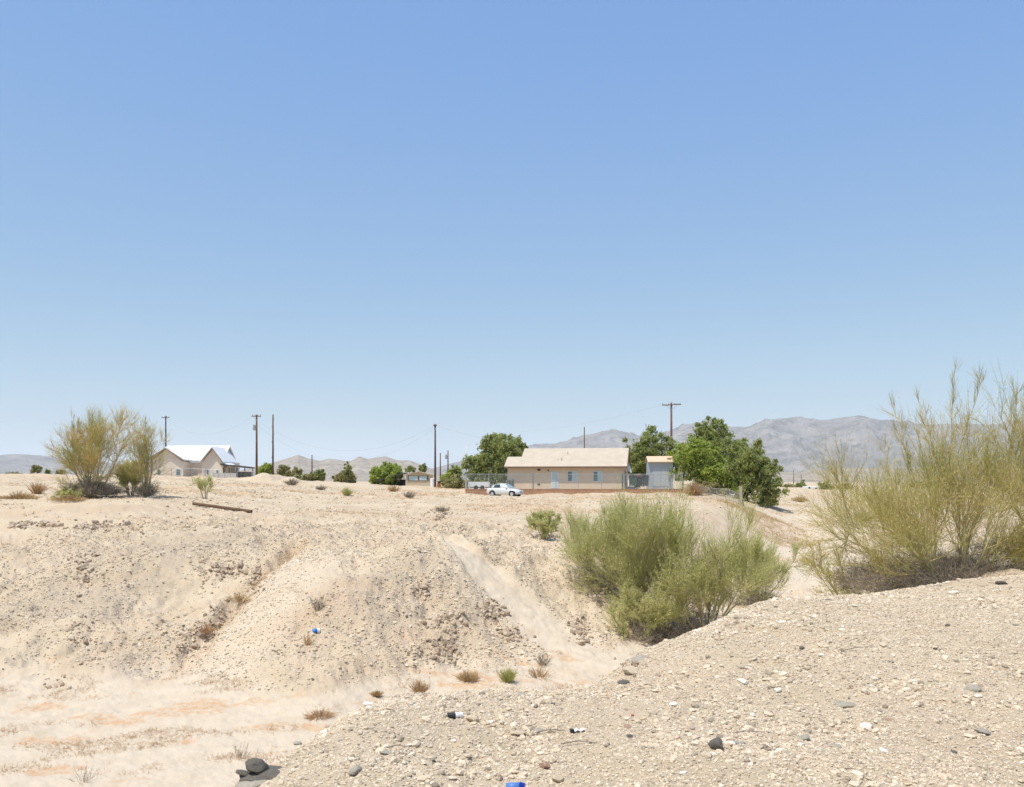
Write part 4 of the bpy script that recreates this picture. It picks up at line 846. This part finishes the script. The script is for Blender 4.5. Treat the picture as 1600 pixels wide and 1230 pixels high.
# yard fill behind the wall
yv = [(Pw[0].x+.12, 132), (Pw[1].x+.12, 106.2), (Pw[2].x, 107.4), (Pw[3].x, 108.2), (Pw[4].x-.1, 108.8), (Pw[5].x-.1, 132)]
m = MB(); n_ = len(yv); m.add([(a, b, ZT-.9) for a, b in yv]+[(a, b, ZT-.03) for a, b in yv], [tuple(range(n_)), tuple(range(n_, 2*n_))]+[(i, (i+1) % n_, n_+(i+1) % n_, n_+i) for i in range(n_)])
tag(m.build('yard_ground', GM), kind='structure')
def chain_fence(pts, h, lab, zs=None, posts=None, pr=.035, mesh=.075, name='chain_link_fence'):
    e = empty(name, pts[0], 0, lab, 'fence'); b = pts[0]; nets = []
    for i in range(len(pts)-1):
        p, q = pts[i]-b, pts[i+1]-b; ln = math.hypot(q.x-p.x, q.y-p.y); n = max(1, round(ln/3))
        for k in range(n+(1 if i == len(pts)-2 else 0)):
            c = p.lerp(q, k/n); MB().tube((c.x, c.y, c.z-.15), (c.x, c.y, c.z+h+.05), pr, pr, 6).build('post', GALV, e)
        MB().tube((p.x, p.y, p.z+h), (q.x, q.y, q.z+h), .028, .028, 6).build('rail', GALV, e)
        k = np.arange(-int(h/mesh)-1, int(ln/mesh)+2)*mesh
        for sg in (1, -1):
            s0 = np.clip(k if sg > 0 else k+h, 0, ln); s1 = np.clip(k+h if sg > 0 else k, 0, ln)
            z0 = np.abs(s0-(k if sg > 0 else k+h)); z1 = h-np.abs(s1-(k+h if sg > 0 else k))
            ok = (z1-z0) > .02; A = s0[ok]/ln; Bq = s1[ok]/ln
            P0 = np.array(p)[None]+(np.array(q)-np.array(p))[None]*A[:, None]; P0[:, 2] += z0[ok]
            P1 = np.array(p)[None]+(np.array(q)-np.array(p))[None]*Bq[:, None]; P1[:, 2] += z1[ok]
            nets.append(tubes(np.stack([P0, P1], 1), .0028, .0028, 3))
    np_mesh('mesh', *join(nets), GALV, e); return e
fp = [Vector((v.x, v.y, ZT+.07)) for v in Pw]
chain_fence(fp, 1.78, 'chain link fence with top rail standing on the brown block wall')
for px in (833, 972.5):
    c = gp(px, 107.6 if px < 900 else 108.3); MB().box(-.07, .07, -.07, .07, -.3, 1.9).build('fence_post', plain('dark green post', (.10, .12, .09), .7, .2), loc=(c.x, c.y-.12, ZT+.07))
    tag([k for k in col.objects if k.name.startswith('fence_post')][-1], 'thick dark post on the fence before the house middle' if px < 900 else 'thick dark post on the fence at the right corner of the house', 'fence post')
sf = [gp(p_, Y) for p_, Y in ((1068, 108), (1095, 103), (1120, 99), (1140, 96), (1158, 93))]
chain_fence(sf, 1.15, 'sagging low wire fence running down the bank beneath the trees', pr=.03)
c = gp(1157.5, 92.5); MB().box(-.13, .13, -.1, .1, -.3, 2.0).build('timber_post', plain('pale weathered wood', (.42, .37, .30), .9, .25, 3, bump=.4), loc=c)
tag(col.objects['timber_post'], 'pale wooden post at the lower end of the bank fence', 'post')
c = gp(1163, 92.8); m = MB(); m.tube((0, 0, -.2), (-.55, .1, 2.1), .08, .07, 8); tag(m.build('brace_post', plain('grey weathered wood', (.25, .22, .19), .9, .25, 3), loc=c), 'dark leaning brace beside the pale post on the bank', 'post')
# shed
SHM = plain('blue grey metal siding', (.42, .46, .49), .6, .08, .8)
o = yard(1013.5, 111.5, 760.5); sh = empty('garden_shed', o, R(-2), 'blue grey metal shed with pale orange roof right of the tan house', 'shed')
MB().box(0, 3.05, 0, 2.6, -.3, 3.1).build('wall', SHM, sh)
m = MB(); m.prism([(-.38, 3.06), (-.38, 3.14), (1.3, 3.86), (2.95, 3.14), (2.95, 3.06), (1.3, 3.74)], 'x', -.15, 3.2); m.build('roof', plain('pale orange shingle', (.66, .47, .33), .9, .1, 2, bump=.4), sh)
m = MB(); m.prism([(.02, 3.1), (2.58, 3.1), (1.3, 3.68)], 'x', .004, 3.04); m.build('gable', SHM, sh)
for x in (.5, 1.55): MB().box(x, x+1.0, -.04, .0, .05, 2.3).build('door', plain('shed door metal', (.46, .49, .51), .6, .06), sh)
m = MB()
for k in range(14): m.box(.1+k*.215, .125+k*.215, -.012, .0, 2.35, 3.0)
m.build('siding_rib', SHM, sh)
# bins, dish, red box between house and shed
for k, (px, dpx, hh, cl3, lab) in enumerate(((989, 13, 1.25, (.05,.10,.07), 'dark green wheeled bin nearest the house corner'), (1000, 9, 1.2, (.04,.05,.05), 'black wheeled bin between the green bin and the shed'), (1009, 8, 1.3, (.06,.075,.09), 'dark grey wheeled bin touching the shed'))):
    o = yard(px, 110.3, 760.5); bn = empty('wheeled_bin', o, R(-3+4*k), lab, 'bin', 'bins between the house and the shed'); w = dpx/12.6/2
    MB().add([(-w*.85,-.3,.1),(w*.85,-.3,.1),(w*.85,.3,.1),(-w*.85,.3,.1),(-w,-.36,hh),(w,-.36,hh),(w,.36,hh),(-w,.36,hh)], [(0,3,2,1),(4,5,6,7),(0,1,5,4),(1,2,6,5),(2,3,7,6),(3,0,4,7)]).build('body', plain('bin plastic', cl3, .5, .15), bn, bevel=.02)
    MB().prism([(-.42,hh+.003),(-.42,hh+.05),(0,hh+.12),(.38,hh+.09),(.38,hh+.003)], 'x', -w-.03, w+.03).build('lid', DARK, bn)
    for s in (-1, 1): MB().tube((s*(w*.8-.05), .34, .12), (s*(w*.8), .34, .12), .12, .12, 10).build('wheel', DARK, bn)
o = yard(996, 112, 762); rb = empty('red_cooler', o, 0, 'small red and white box stacked behind the bins', 'cooler')
MB().box(-.3,.3,-.2,.2,1.25,1.62).build('body', plain('red plastic', (.6,.08,.06), .5, .1), rb, bevel=.02); MB().box(-.33,.33,-.22,.22,1.622,1.7).build('lid', WHITE, rb)
MB().box(-.35,.35,-.3,.3,0,1.248).build('stand', DARK, rb)
o = yard(979, 114, 762); ds = empty('satellite_dish', o, R(20), 'pale satellite dish on a mast at the right corner of the house', 'satellite dish')
MB().tube((0,0,-.2),(0,0,2.0),.04,.04,8).build('mast', GALV, ds)
m = MB(); nn = 18; rings = [(0,0),(.35,.05),(.65,.17),(.85,.30)]; vs = [(0,0,0)]
for r_, dpt in rings[1:]:
    for k in range(nn): t_ = 2*math.pi*k/nn; vs.append((r_*math.cos(t_), -dpt, r_*math.sin(t_)*1.05))
fs = [(0, 1+k, 1+(k+1) % nn) for k in range(nn)]+[(1+r2*nn+k, 1+(r2+1)*nn+k, 1+(r2+1)*nn+(k+1) % nn, 1+r2*nn+(k+1) % nn) for r2 in range(2) for k in range(nn)]
dsh = m.add(vs, fs).build('dish', plain('off white dish', (.66,.66,.63), .5, .08), ds, True); dsh.location = (0, -.05, 2.5); dsh.rotation_euler = (R(-25), 0, R(50))
dsh.modifiers.new('thickness', 'SOLIDIFY').thickness = .02

# white roofed house, far left
O = gp(230, 170, 745); wh = empty('white_roof_house', O, R(0), 'beige house with bright white gabled roof on the far left rise', 'house')
s = 170/F; u = lambda px: (px-230)*s; zz = lambda py: (745-py)*s
WALL2 = plain('beige siding', (.68, .61, .53), .9, .08, .6, bump=.2); 
m = MB(); m.box(u(240), u(347), 4.0, 11, -1, zz(722)); m.box(u(234), u(286), -.0, 4.0-.003, -1, zz(722)); m.box(u(317), u(349.5), -.5, 3.9, -1, zz(722))
m.prism([(u(234.1), zz(722)-.01), (u(286), zz(722)-.01), (u(260), zz(702))], 'y', .003, 4.0); m.prism([(u(317.1), zz(722)-.01), (u(349.4), zz(722)-.01), (u(334), zz(702))], 'y', -.497, 3.9)
m.build('wall', WALL2, wh)
def yroof(mb, xc, zr, xl, xr, zel, y0, y1, t_=.22):
    for xe in (xl, xr):
        pr = [(xe, zel), (xc, zr), (xc, zr+t_), (xe, zel+t_)]; mb.prism(pr, 'y', y0, y1)
    return mb
yroof(MB(), u(260), zz(700), u(229), u(290), zz(719.5), -.6, 7.5).build('roof', WHITEM, wh)
yroof(MB(), u(334), zz(699.5), u(314.5), u(352.5), zz(723.5), -1.1, 7.5).build('roof', WHITEM, wh)
mr = MB(); zrd = zz(698.5)*1.05
for sgn, ye in ((1, 3.3), (-1, 11.7)): mr.prism([(ye, zz(720)), (7.5, zrd), (7.5, zrd+.22), (ye, zz(720)+.22)], 'x', u(238), u(340))
mr.build('roof', WHITEM, wh)
for a_, b_, zr_, zl_, y in (((229, 290), 260, 700, 719.5, -.62), ((314.5, 352.5), 334, 699.5, 723.5, -1.12)):
    m = MB()
    for xe in a_: m.prism([(u(xe), zz(zl_)-.2), (u(b_), zz(zr_)-.2), (u(b_), zz(zr_)+.0), (u(xe), zz(zl_)+.0)], 'y', y-.05, y)
    m.build('rake_board', plain('grey trim', (.22, .19, .16), .8, .1), wh)
for x, y_, z0, z1, w in ((246, -.02, 743, 733, 5), (275, -.02, 743, 733, 7), (324, -.52, 742, 733, 4), (339, -.52, 742, 734, 4)):
    q = MB().box(u(x), u(x+w), y_-.05, y_+.03, zz(z0), zz(z1)).build('window', FRAME, wh); MB().box(u(x)+.08, u(x+w)-.08, y_-.07, y_-.052, zz(z0)+.08, zz(z1)-.08).build('pane', GLASS, q)
m = MB(); m.prism([(u(350), zz(722)), (u(350), zz(724)), (u(361), zz(730)), (u(361), zz(728))], 'y', -.5, 4); m.build('porch_roof', WHITEM, wh)
MB().box(u(350.2), u(358), .5, 3.5, -1, zz(729)).build('porch_wall', WALL2, wh)
o = gp(357, 172, 746); cpz = empty('carport', o, 0, 'long dark flat roofed carport right of the white roofed house', 'carport')
v = lambda px: (px-357)*172/F
MB().add([(v(352),-3,2.35),(v(391),-3,1.75),(v(391),3,1.75),(v(352),3,2.35),(v(352),-3,2.6),(v(391),-3,2.0),(v(391),3,2.0),(v(352),3,2.6)], [(0,3,2,1),(4,5,6,7),(0,1,5,4),(1,2,6,5),(2,3,7,6),(3,0,4,7)]).build('roof', plain('dark roofing', (.09,.085,.07), .8, .2), cpz)
for px in (356, 365, 376, 389):
    for y in (-2.7, 2.6): MB().box(v(px)-.07, v(px)+.07, y-.07, y+.07, -.6, 1.85).build('post', plain('dark brown post', (.08,.06,.05), .8, .2), cpz)
MB().box(v(358), v(388), 2.2, 2.35, -.6, 1.1).build('back_wall', plain('grey panel', (.24,.23,.22), .8, .2), cpz)
# white and wire fence in front of it
o = gp(345, 160); wf = empty('panel_fence', o, 0, 'low whitish panel fence in front of the right gable', 'fence')
for k in range(4): MB().box(-1.4+k*1.05, -.37+k*1.05, -.03, .03, -.3, 1.3).build('panel', plain('pale panel', (.52,.5,.47), .8, .12), wf)
for k in range(5): MB().box(-1.46+k*1.05, -1.38+k*1.05, -.05, .05, -.3, 1.45).build('post', GALV, wf)
chain_fence([gp(268, 158), gp(300, 157), gp(342, 157)], 1.5, 'wire fence with thin posts along the left house front', pr=.05, mesh=.12)
chain_fence([gp(371, 158), gp(398, 157)], 1.4, 'short wire fence between the carport and the crossarm pole', pr=.05, mesh=.12)
o = gp(212, 175, 744); fs_ = empty('flat_shed', o, 0, 'small white flat topped shed left behind the slender shrub', 'shed')
MB().box(-1.6, 1.2, 0, 3, -1, 2.4).build('wall', WHITE, fs_); MB().box(-1.8, 1.3, -.2, 3.2, 2.403, 2.75).build('roof', DARK, fs_)

# far trailer home with picture window
o = gp(654, 160, 757.5); th_ = empty('mobile_home', o, R(3), 'far cream mobile home with a wide window and low gable', 'mobile home')
s2 = 160/F; W2 = 19.5*s2; Ht = 20*s2
CREAM = plain('cream siding', (.55,.47,.34), .85, .1)
m = MB().box(-W2, W2, 0, 9, -1, Ht-.55); m.prism([(-W2+.01, Ht-.56), (W2-.01, Ht-.56), (0, Ht-.05)], 'y', .003, 8.99); m.build('wall', CREAM, th_)
m = MB()
for sx in (-1, 1): m.prism([(sx*(W2+.25), Ht-.62), (0, Ht-.03), (0, Ht+.1), (sx*(W2+.25), Ht-.5)], 'y', -.4, 9.3)
m.build('roof', plain('tan trim roofing', (.46,.38,.25), .8, .1), th_)
wn = MB().box(-W2+.35, W2-.5, -.09, -.003, .75, 1.6).build('window', plain('brown trim', (.16,.08,.06), .7, .1), th_)
MB().box(-W2+.5, -.12, -.12, -.092, .8, 1.55).build('pane', CURT, wn); MB().box(.12, W2-.75, -.12, -.092, .8, 1.55).build('pane', CURT, wn)
o = gp(612, 163, 757); ck = empty('dark_carport', o, R(3), 'dark shaded lean-to left of the far mobile home', 'carport'); k = 163/F
MB().add([(-22*k,0,.6),(21*k,0,2.05),(21*k,7,2.05),(-22*k,7,.6),(-22*k,0,.75),(21*k,0,2.2),(21*k,7,2.2),(-22*k,7,.75)], [(0,3,2,1),(4,5,6,7),(0,1,5,4),(1,2,6,5),(2,3,7,6),(3,0,4,7)]).build('roof', plain('dark metal roof', (.10,.11,.12), .6, .2), ck)
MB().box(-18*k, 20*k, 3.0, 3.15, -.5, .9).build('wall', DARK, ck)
for x in (-14, -3, 8, 19): MB().box(x*k-.06, x*k+.06, .1, .22, -.5, 1.0+x*.03).build('post', DARK, ck)
# odd bits by the mid pole
o = gp(676, 135, 762); dr_ = empty('white_drum', o, 0, 'small white drum beside the middle utility pole', 'drum')
MB().tube((0,0,0),(0,0,1.3),.35,.35,12).build('body', WHITE, dr_); MB().tube((0,0,1.303),(0,0,1.4),.37,.3,12).build('lid', WHITE, dr_)
o = gp(686, 134, 765); sg = empty('rusty_barrel', o, 0, 'rusty orange barrel right of the middle utility pole', 'barrel')
MB().tube((0,0,0),(0,0,1.0),.32,.32,12).build('body', plain('rust', (.35,.12,.05), .9, .3), sg); MB().tube((0,0,1.003),(0,0,1.25),.2,.34,12).build('lid', DARK, sg)
# far white trailer on the right
o = gp(1270, 262, 766); ft = empty('white_trailer', o, R(2), 'tiny white trailer far off beyond the wash', 'trailer'); k = 262/F
MB().box(-12*k, 12*k, 0, 2.4, .35, 4.5*k+.3).build('body', WHITE, ft, bevel=.1)
for x in (-1, 1): MB().tube((x, -.02, .35), (x, .2, .35), .35, .35, 12).build('wheel', DARK, ft)
MB().box(-7*k, -4*k, -.03, -.003, .7, 1.0).build('window', GLASS, ft)

# ------------------------------------------------------------------ utility poles and wires
INS = plain('porcelain insulator', (.32,.30,.28), .3, .1)
def pole(px, Y, pytop, lab, arm=0, base=None, r=.15, arm_dz=.6, yaw=0, trans=0, trans_dz=2.2, steps=False, wood=WOODP, lean=0, n_ins=4, split=False):
    b = gp(px, Y); top = gp(px, Y, pytop).z-b.z
    e = empty('utility_pole', b, yaw, lab, 'utility pole')
    MB().tube((0,0,-.4), (lean,0,top), r, r*.68, 10).build('shaft', wood, e, True)
    if arm:
        m = MB()
        z0 = top-arm_dz
        if split:
            m.box(-arm/2, -.28, -.2, -.09, z0-.1, z0+.04); m.box(.28, arm/2, -.2, -.09, z0, z0+.14); m.box(-.28, .28, -.2, -.09, z0-.05, z0+.07)
        else: m.box(-arm/2, arm/2, -.2, -.09, z0-.06, z0+.06)
        am = m.build('crossarm', wood, e)
        for k in range(n_ins):
            x = -arm/2+.12+k*(arm-.24)/max(1, n_ins-1); MB().tube((x,-.145,z0+.05), (x,-.145,z0+.26), .05, .035, 8).build('insulator', INS, am)
        m = MB()
        for s in (-1, 1): m.tube((s*arm*.28,-.145,z0-.06), (0,-.13,z0-.75), .025, .025, 5)
        m.build('brace', GALV, am)
    if trans:
        MB().tube((-.36,-.1,top-trans_dz-.45), (-.36,-.1,top-trans_dz+.4), .2, .2, 12).build('transformer', GALV, e); MB().box(-.2,-.1,-.14,-.05,top-trans_dz-.1,top-trans_dz+.1).build('bracket', GALV, e)
    if steps:
        m = MB()
        for k, z0 in enumerate(np.arange(1.5, top-.3, 1.15)): m.box(-.2 if k % 2 else .05, -.05 if k % 2 else .22, -.06, .0, z0, z0+.22)
        m.build('bracket', GALV, e)
    return b+Vector((0, 0, top-arm_dz))
p259 = pole(259, 190, 650, 'utility pole with crossarm behind the white roofed house', 1.75, arm_dz=.35, r=.2, wood=plain('dark pole wood', (.06,.06,.07), .8, .2))
p401 = pole(401, 138, 648, 'utility pole with crossarm right of the carport', 1.5, arm_dz=.25, r=.19, trans=1, trans_dz=2.0)
p426 = pole(426.5, 134, 648, 'tall bare utility pole with brackets and no crossarm, next to the crossarm pole', 0, r=.15, steps=True)
p488 = pole(487.5, 170, 711, 'short thin pole above the bush row in the far middle', 0, r=.14)
p680 = pole(680, 128, 663, 'utility pole with short top arm beside the far mobile home', .55, arm_dz=.2, r=.17, n_ins=2, wood=plain('purplish brown pole', (.13,.075,.075), .8, .2))
p688 = pole(688, 175, 708, 'thin grey pole just right of the middle utility pole', 0, r=.15)
p699 = pole(700, 170, 704, 'thin pole with a small transformer left of the fan palm', 0, r=.15, trans=1, trans_dz=1.2)
p729 = pole(729, 230, 694, 'faint thin mast left of the house tree', 0, r=.09, wood=GALV)
p913 = pole(913, 150, 667, 'bare pole rising behind the tan house roof', 0, r=.13)
p1049 = pole(1049, 128, 629, 'tallest utility pole with split crossarm between the house trees', 2.75, arm_dz=.35, r=.21, n_ins=4, split=True, trans=0, steps=False, wood=plain('reddish pole wood', (.17,.09,.06), .85, .25))
for k, (px, pyt, lab) in enumerate(((1240, 735, 'tiny far pole left of the white trailer'), (1252, 741, 'tiny far pole, shortest of those near the white trailer'), (1307, 720, 'far pole at the left tips of the large right shrub'))): pole(px, 300, pyt, lab, 0, r=.13)
WIRE = plain('grey wire', (.20,.20,.21), .5, .1)
def wire(a, b, sag, lab, r=.006):
    n = 24; t = np.linspace(0, 1, n)[:, None]; A = np.array(a)[None]; B_ = np.array(b)[None]
    P = A+(B_-A)*t; P[:, 2] -= (4*sag*t*(1-t))[:, 0]
    return tag(np_mesh('overhead_wire', *tubes((P-A)[None], r, r, 4), WIRE, loc=Vector(a)), lab, 'wire')
wire(p259, p401+Vector((-.6, 0, 0)), 3.2, 'slack wire from the pole behind the white roof to the next crossarm')
wire(p401+Vector((.5, 0, -1)), p680, 4.0, 'long wire crossing the middle sky to the lone pole')
wire(p401+Vector((.1, 0, -1.4)), p680+Vector((0, 0, -.3)), 5.2, 'lower long wire crossing the middle sky to the lone pole')
wire(p680+Vector((.2, 0, 0)), p1049+Vector((-1.2, 0, -4)), 2.5, 'wire passing behind the house tree and roof towards the tallest pole')
wire(p1049+Vector((-1.1, 0, .1)), p1049+Vector((-30, 90, 1)), 1.5, 'wire leaving the tallest pole towards the mountains')
wire(p1049+Vector((0, 0, -4.6)), gp(975, 114, 705), .5, 'service wire from the tallest pole down to the house roof')

# ------------------------------------------------------------------ timber lying on the plateau
a_ = hit(302, 790); b_ = hit(393, 802); a_.z += .11; b_.z += .1
m = MB(); d = (b_-a_); n = d.normalized()
sd = Vector((-n.y, n.x, 0))
m.tube((0, 0, 0), d, .095, .09, 12)
tag(m.build('timber_log', plain('old brown timber', (.15,.095,.055), .9, .35, 2.5, bump=.6), smooth=False, loc=a_), 'long brown round timber lying on the left plateau edge', 'log')
# ------------------------------------------------------------------ litter
def litter_thing(px, py, name, lab, cat): return empty(name, hit(px, py), rs.rand()*3, lab, cat)
e = litter_thing(493, 990, 'plastic_cup', 'bright blue and white cup lying on the pale mound', 'cup')
MB().tube((-.09,0,.05),(.05,0,.06),.07,.055,12).build('body', plain('blue plastic', (.03,.20,.62), .4, .1), e, True); MB().tube((.052,0,.06),(.12,0,.055),.075,.075,12).build('lid', WHITE, e)
e = litter_thing(708, 1124, 'crushed_can', 'crushed black and white can on the gravel left of centre', 'can'); e.rotation_euler = (0, 0, .1)
MB().tube((-.06,0,.03),(.02,0,.035),.033,.03,10).build('body', DARK, e); MB().tube((.022,0,.035),(.10,.02,.035),.03,.022,10).build('label_band', WHITE, e)
e = litter_thing(806, 1238, 'blue_bottle', 'blue plastic bottle cut off by the bottom edge', 'bottle'); e.rotation_euler = (0, 0, .05)
MB().tube((-.08,0,.04),(.03,0,.045),.036,.036,12).build('body', plain('light blue plastic', (.10,.22,.55), .4, .2), e, True); MB().tube((.032,0,.05),(.075,-.01,.05),.034,.026,12).build('cap', plain('dark blue plastic', (.01,.03,.28), .3, .1), e)
e = litter_thing(988, 1119, 'red_scrap', 'tiny red plastic scrap on the gravel', 'scrap'); MB().box(-.014,.014,-.01,.01,0,.02).build('body', plain('red scrap', (.55,.10,.09), .6, .2), e, bevel=.005)
MB().box(-.007,.007,-.013,-.0105,.006,.013).build('label_band', WHITE, e)
e = litter_thing(903, 1144, 'paper_scrap', 'torn white paper scrap with a dark corner on the gravel', 'paper')
MB().prism([(-.04,.01),(-.01,.03),(.02,.01),(.06,.03),(.06,.033),(.02,.014),(-.01,.034),(-.04,.014)], 'y', -.03, .03).build('sheet', WHITE, e)
MB().box(-.075,-.043,-.025,.03,.0,.03).build('dark_corner', DARK, e)
for k, (px, py, dx, dz) in enumerate(((905,1165,.35,.02),(1165,1150,.34,.03),(620,1172,.24,.02),(1340,1020,.4,.06),(860,1148,.3,.03))):
    b = hit(px, py); m = MB(); m.tube((-dx/2,0,.015),(0,.02,.03+dz*.4),.007,.006,6); m.tube((0,.02,.03+dz*.4),(dx/2,-.03,.012+dz),.006,.003,6)
    tag(m.build('dead_stick', plain('grey stick', (.25,.2,.16), .9, .2), loc=b), ['thin dead stick on the gravel near the pinkish stone','thin stick beside the upright dark stone','short stick left of centre on the gravel','curled stick high on the right of the berm','thin stick right of the flat grey slab'][k], 'stick')

# ------------------------------------------------------------------ car
PAINT = plain('silver white car paint', (.66,.68,.68), .28, .03, .5, metal=.15, spec=.5)
CGL = plain('car glass', (.05,.07,.08), .08, .15, 1, spec=.7)
cz = gp(789, 98.5); car = empty('parked_car', gp(789, 98.5, 776), R(-25), 'silver two door car parked on the dirt before the block wall', 'car')
def loft(stns, prof_fn):
    """stns: list of x; prof_fn(x) -> ring of (y,z) points, equal count"""
    m = MB(); rings = [[(x, y, z) for y, z in prof_fn(x)] for x in stns]; n = len(rings[0])
    vs = [v for r_ in rings for v in r_]; fs = []
    for i in range(len(rings)-1):
        for j in range(n): fs.append((i*n+j, i*n+(j+1) % n, (i+1)*n+(j+1) % n, (i+1)*n+j))
    fs += [tuple(range(n))[::-1], tuple((len(rings)-1)*n+j for j in range(n))]
    return m.add(vs, fs)
bx = [-2.0,-1.95,-1.8,-1.5,-1.1,-.6,0,.5,.9,1.3,1.65,1.88,1.98]
top = lambda x: np.interp(x, [-2.0,-1.95,-1.75,-1.2,.45,.9,1.5,1.88,1.98], [.62,.86,.95,.97,.93,.88,.78,.64,.5])
bot = lambda x: np.interp(x, [-2.0,-1.8,-1.2,1.3,1.8,1.98], [.42,.27,.22,.22,.26,.34])
hw = lambda x: np.interp(x, [-2.0,-1.7,-1.0,1.0,1.6,1.98], [.62,.78,.82,.82,.76,.55])
def ring(x):
    t_, b_, w = top(x), bot(x), hw(x); mdl = (t_*.62+b_*.38)
    half = [(w*.90, b_), (w, b_+.10), (w*1.0, mdl), (w*.96, t_-.08), (w*.84, t_), (0, t_+.02)]
    return half+[(-y, z) for y, z in half[-2::-1]]
body = loft(bx, ring).build('body', PAINT, car, True)
cx_ = [-1.55,-1.15,-.95,-.4,.1,.45,.95]
ctop = lambda x: np.interp(x, [-1.55,-1.05,-.7,-.2,.15,.95], [.95,1.34,1.42,1.45,1.42,.92])
def cring(x):
    t_ = ctop(x); b_ = top(x)-.04; k = np.clip((t_-b_)/.5, 0, 1); w0 = hw(x)*.86; w1 = w0-.16*k
    half = [(w0, b_), (w1+.02, max(b_, t_-.07)), (w1-.08, t_), (0, t_+.02*k)]
    return half+[(-y, z) for y, z in half[-2::-1]]
cab = loft(cx_, cring).build('cabin', PAINT, car, True)
for s in (-1, 1):
    def qy(x, z): b_ = .9; return s*(hw(x)*.86-.16*(z-b_)/.5*.93+.012)
    for nm, pts in (('rear_side_window', [(-1.08,.99),(-1.0,1.25),(-.86,1.34),(-.30,1.36),(-.30,.98)]), ('door_window', [(-.22,.98),(-.22,1.37),(.08,1.35),(.60,1.0)])):
        vs = [(x, qy(x, z)+s*.012, z) for x, z in pts]+[(x, qy(x, z)-s*.02, z) for x, z in pts]; n = len(pts)
        MB().add(vs, [tuple(range(n)), tuple(range(n, 2*n))]+[(i, (i+1) % n, n+(i+1) % n, n+i) for i in range(n)]).build(nm, CGL if nm[0] == 'r' or s > 0 else plain('glass with painted glare', (.62,.66,.66), .15, .1, spec=.8), car)  # near door pane is pale: sun reflection painted into its colour
    MB().box(.42,.62, s*.80-.07, s*.80+.07, .93, 1.06).build('mirror', PAINT, car, bevel=.02)
    MB().tube((1.90, s*.50, .56), (1.965, s*.48, .55), .12, .10, 12).build('headlight', plain('headlight lens', (.7,.72,.72), .1, .1, spec=.8), car)
    MB().box(-2.02,-1.93, s*.55-.12, s*.55+.12, .66, .80).build('tail_light', plain('red lens', (.4,.02,.02), .2, .1), car)
    for x in (-1.18, 1.22):
        MB().tube((x, s*.60, .335), (x, s*.832, .335), .385, .385, 20).build('wheel_arch', DARK, car)
        w = MB().tube((x, s*.64, .31), (x, s*.855, .31), .31, .31, 22).build('wheel', plain('tyre rubber', (.035,.035,.04), .9, .1), car, bevel=.015)
        MB().tube((x, s*.70, .31), (x, s*.865, .31), .20, .185, 18).build('rim', plain('alloy rim', (.55,.55,.57), .35, .1, metal=.4), w)
ws = [(.17,.60,1.40),(.90,.66,.955)]
MB().add([(.17,-.56,1.425),(.17,.56,1.425),(.95,.62,.95),(.95,-.62,.95),(.14,-.56,1.395),(.14,.56,1.395),(.90,.62,.93),(.90,-.62,.93)], [(0,1,2,3),(7,6,5,4),(0,3,7,4),(1,5,6,2),(0,4,5,1),(3,2,6,7)]).build('windscreen', plain('windscreen glass', (.30,.38,.36), .1, .1, spec=.7), car)
MB().box(1.93,2.01,-.56,.56,.30,.44).build('bumper', PAINT, car, bevel=.02); MB().box(1.955,2.0,-.3,.3,.47,.57).build('grille', DARK, car, bevel=.01)

# ------------------------------------------------------------------ air
m, t, b = new_mat('desert air'); t.nodes.remove(b)
pv = node(t, 'ShaderNodeVolumePrincipled'); pv.inputs['Color'].default_value = (.80, .92, 1, 1); pv.inputs['Density'].default_value = 4.6e-5; pv.inputs['Anisotropy'].default_value = 0
t.links.new(pv.outputs[0], t.nodes['Material Output'].inputs['Volume'])
hzb = MB().box(-31000, 31000, -31000, 31000, -60, 900).build('haze', m); tag(hzb, kind='stuff'); hzb['label'] = 'thin dusty air that pales the far mountains'; hzb['category'] = 'haze'
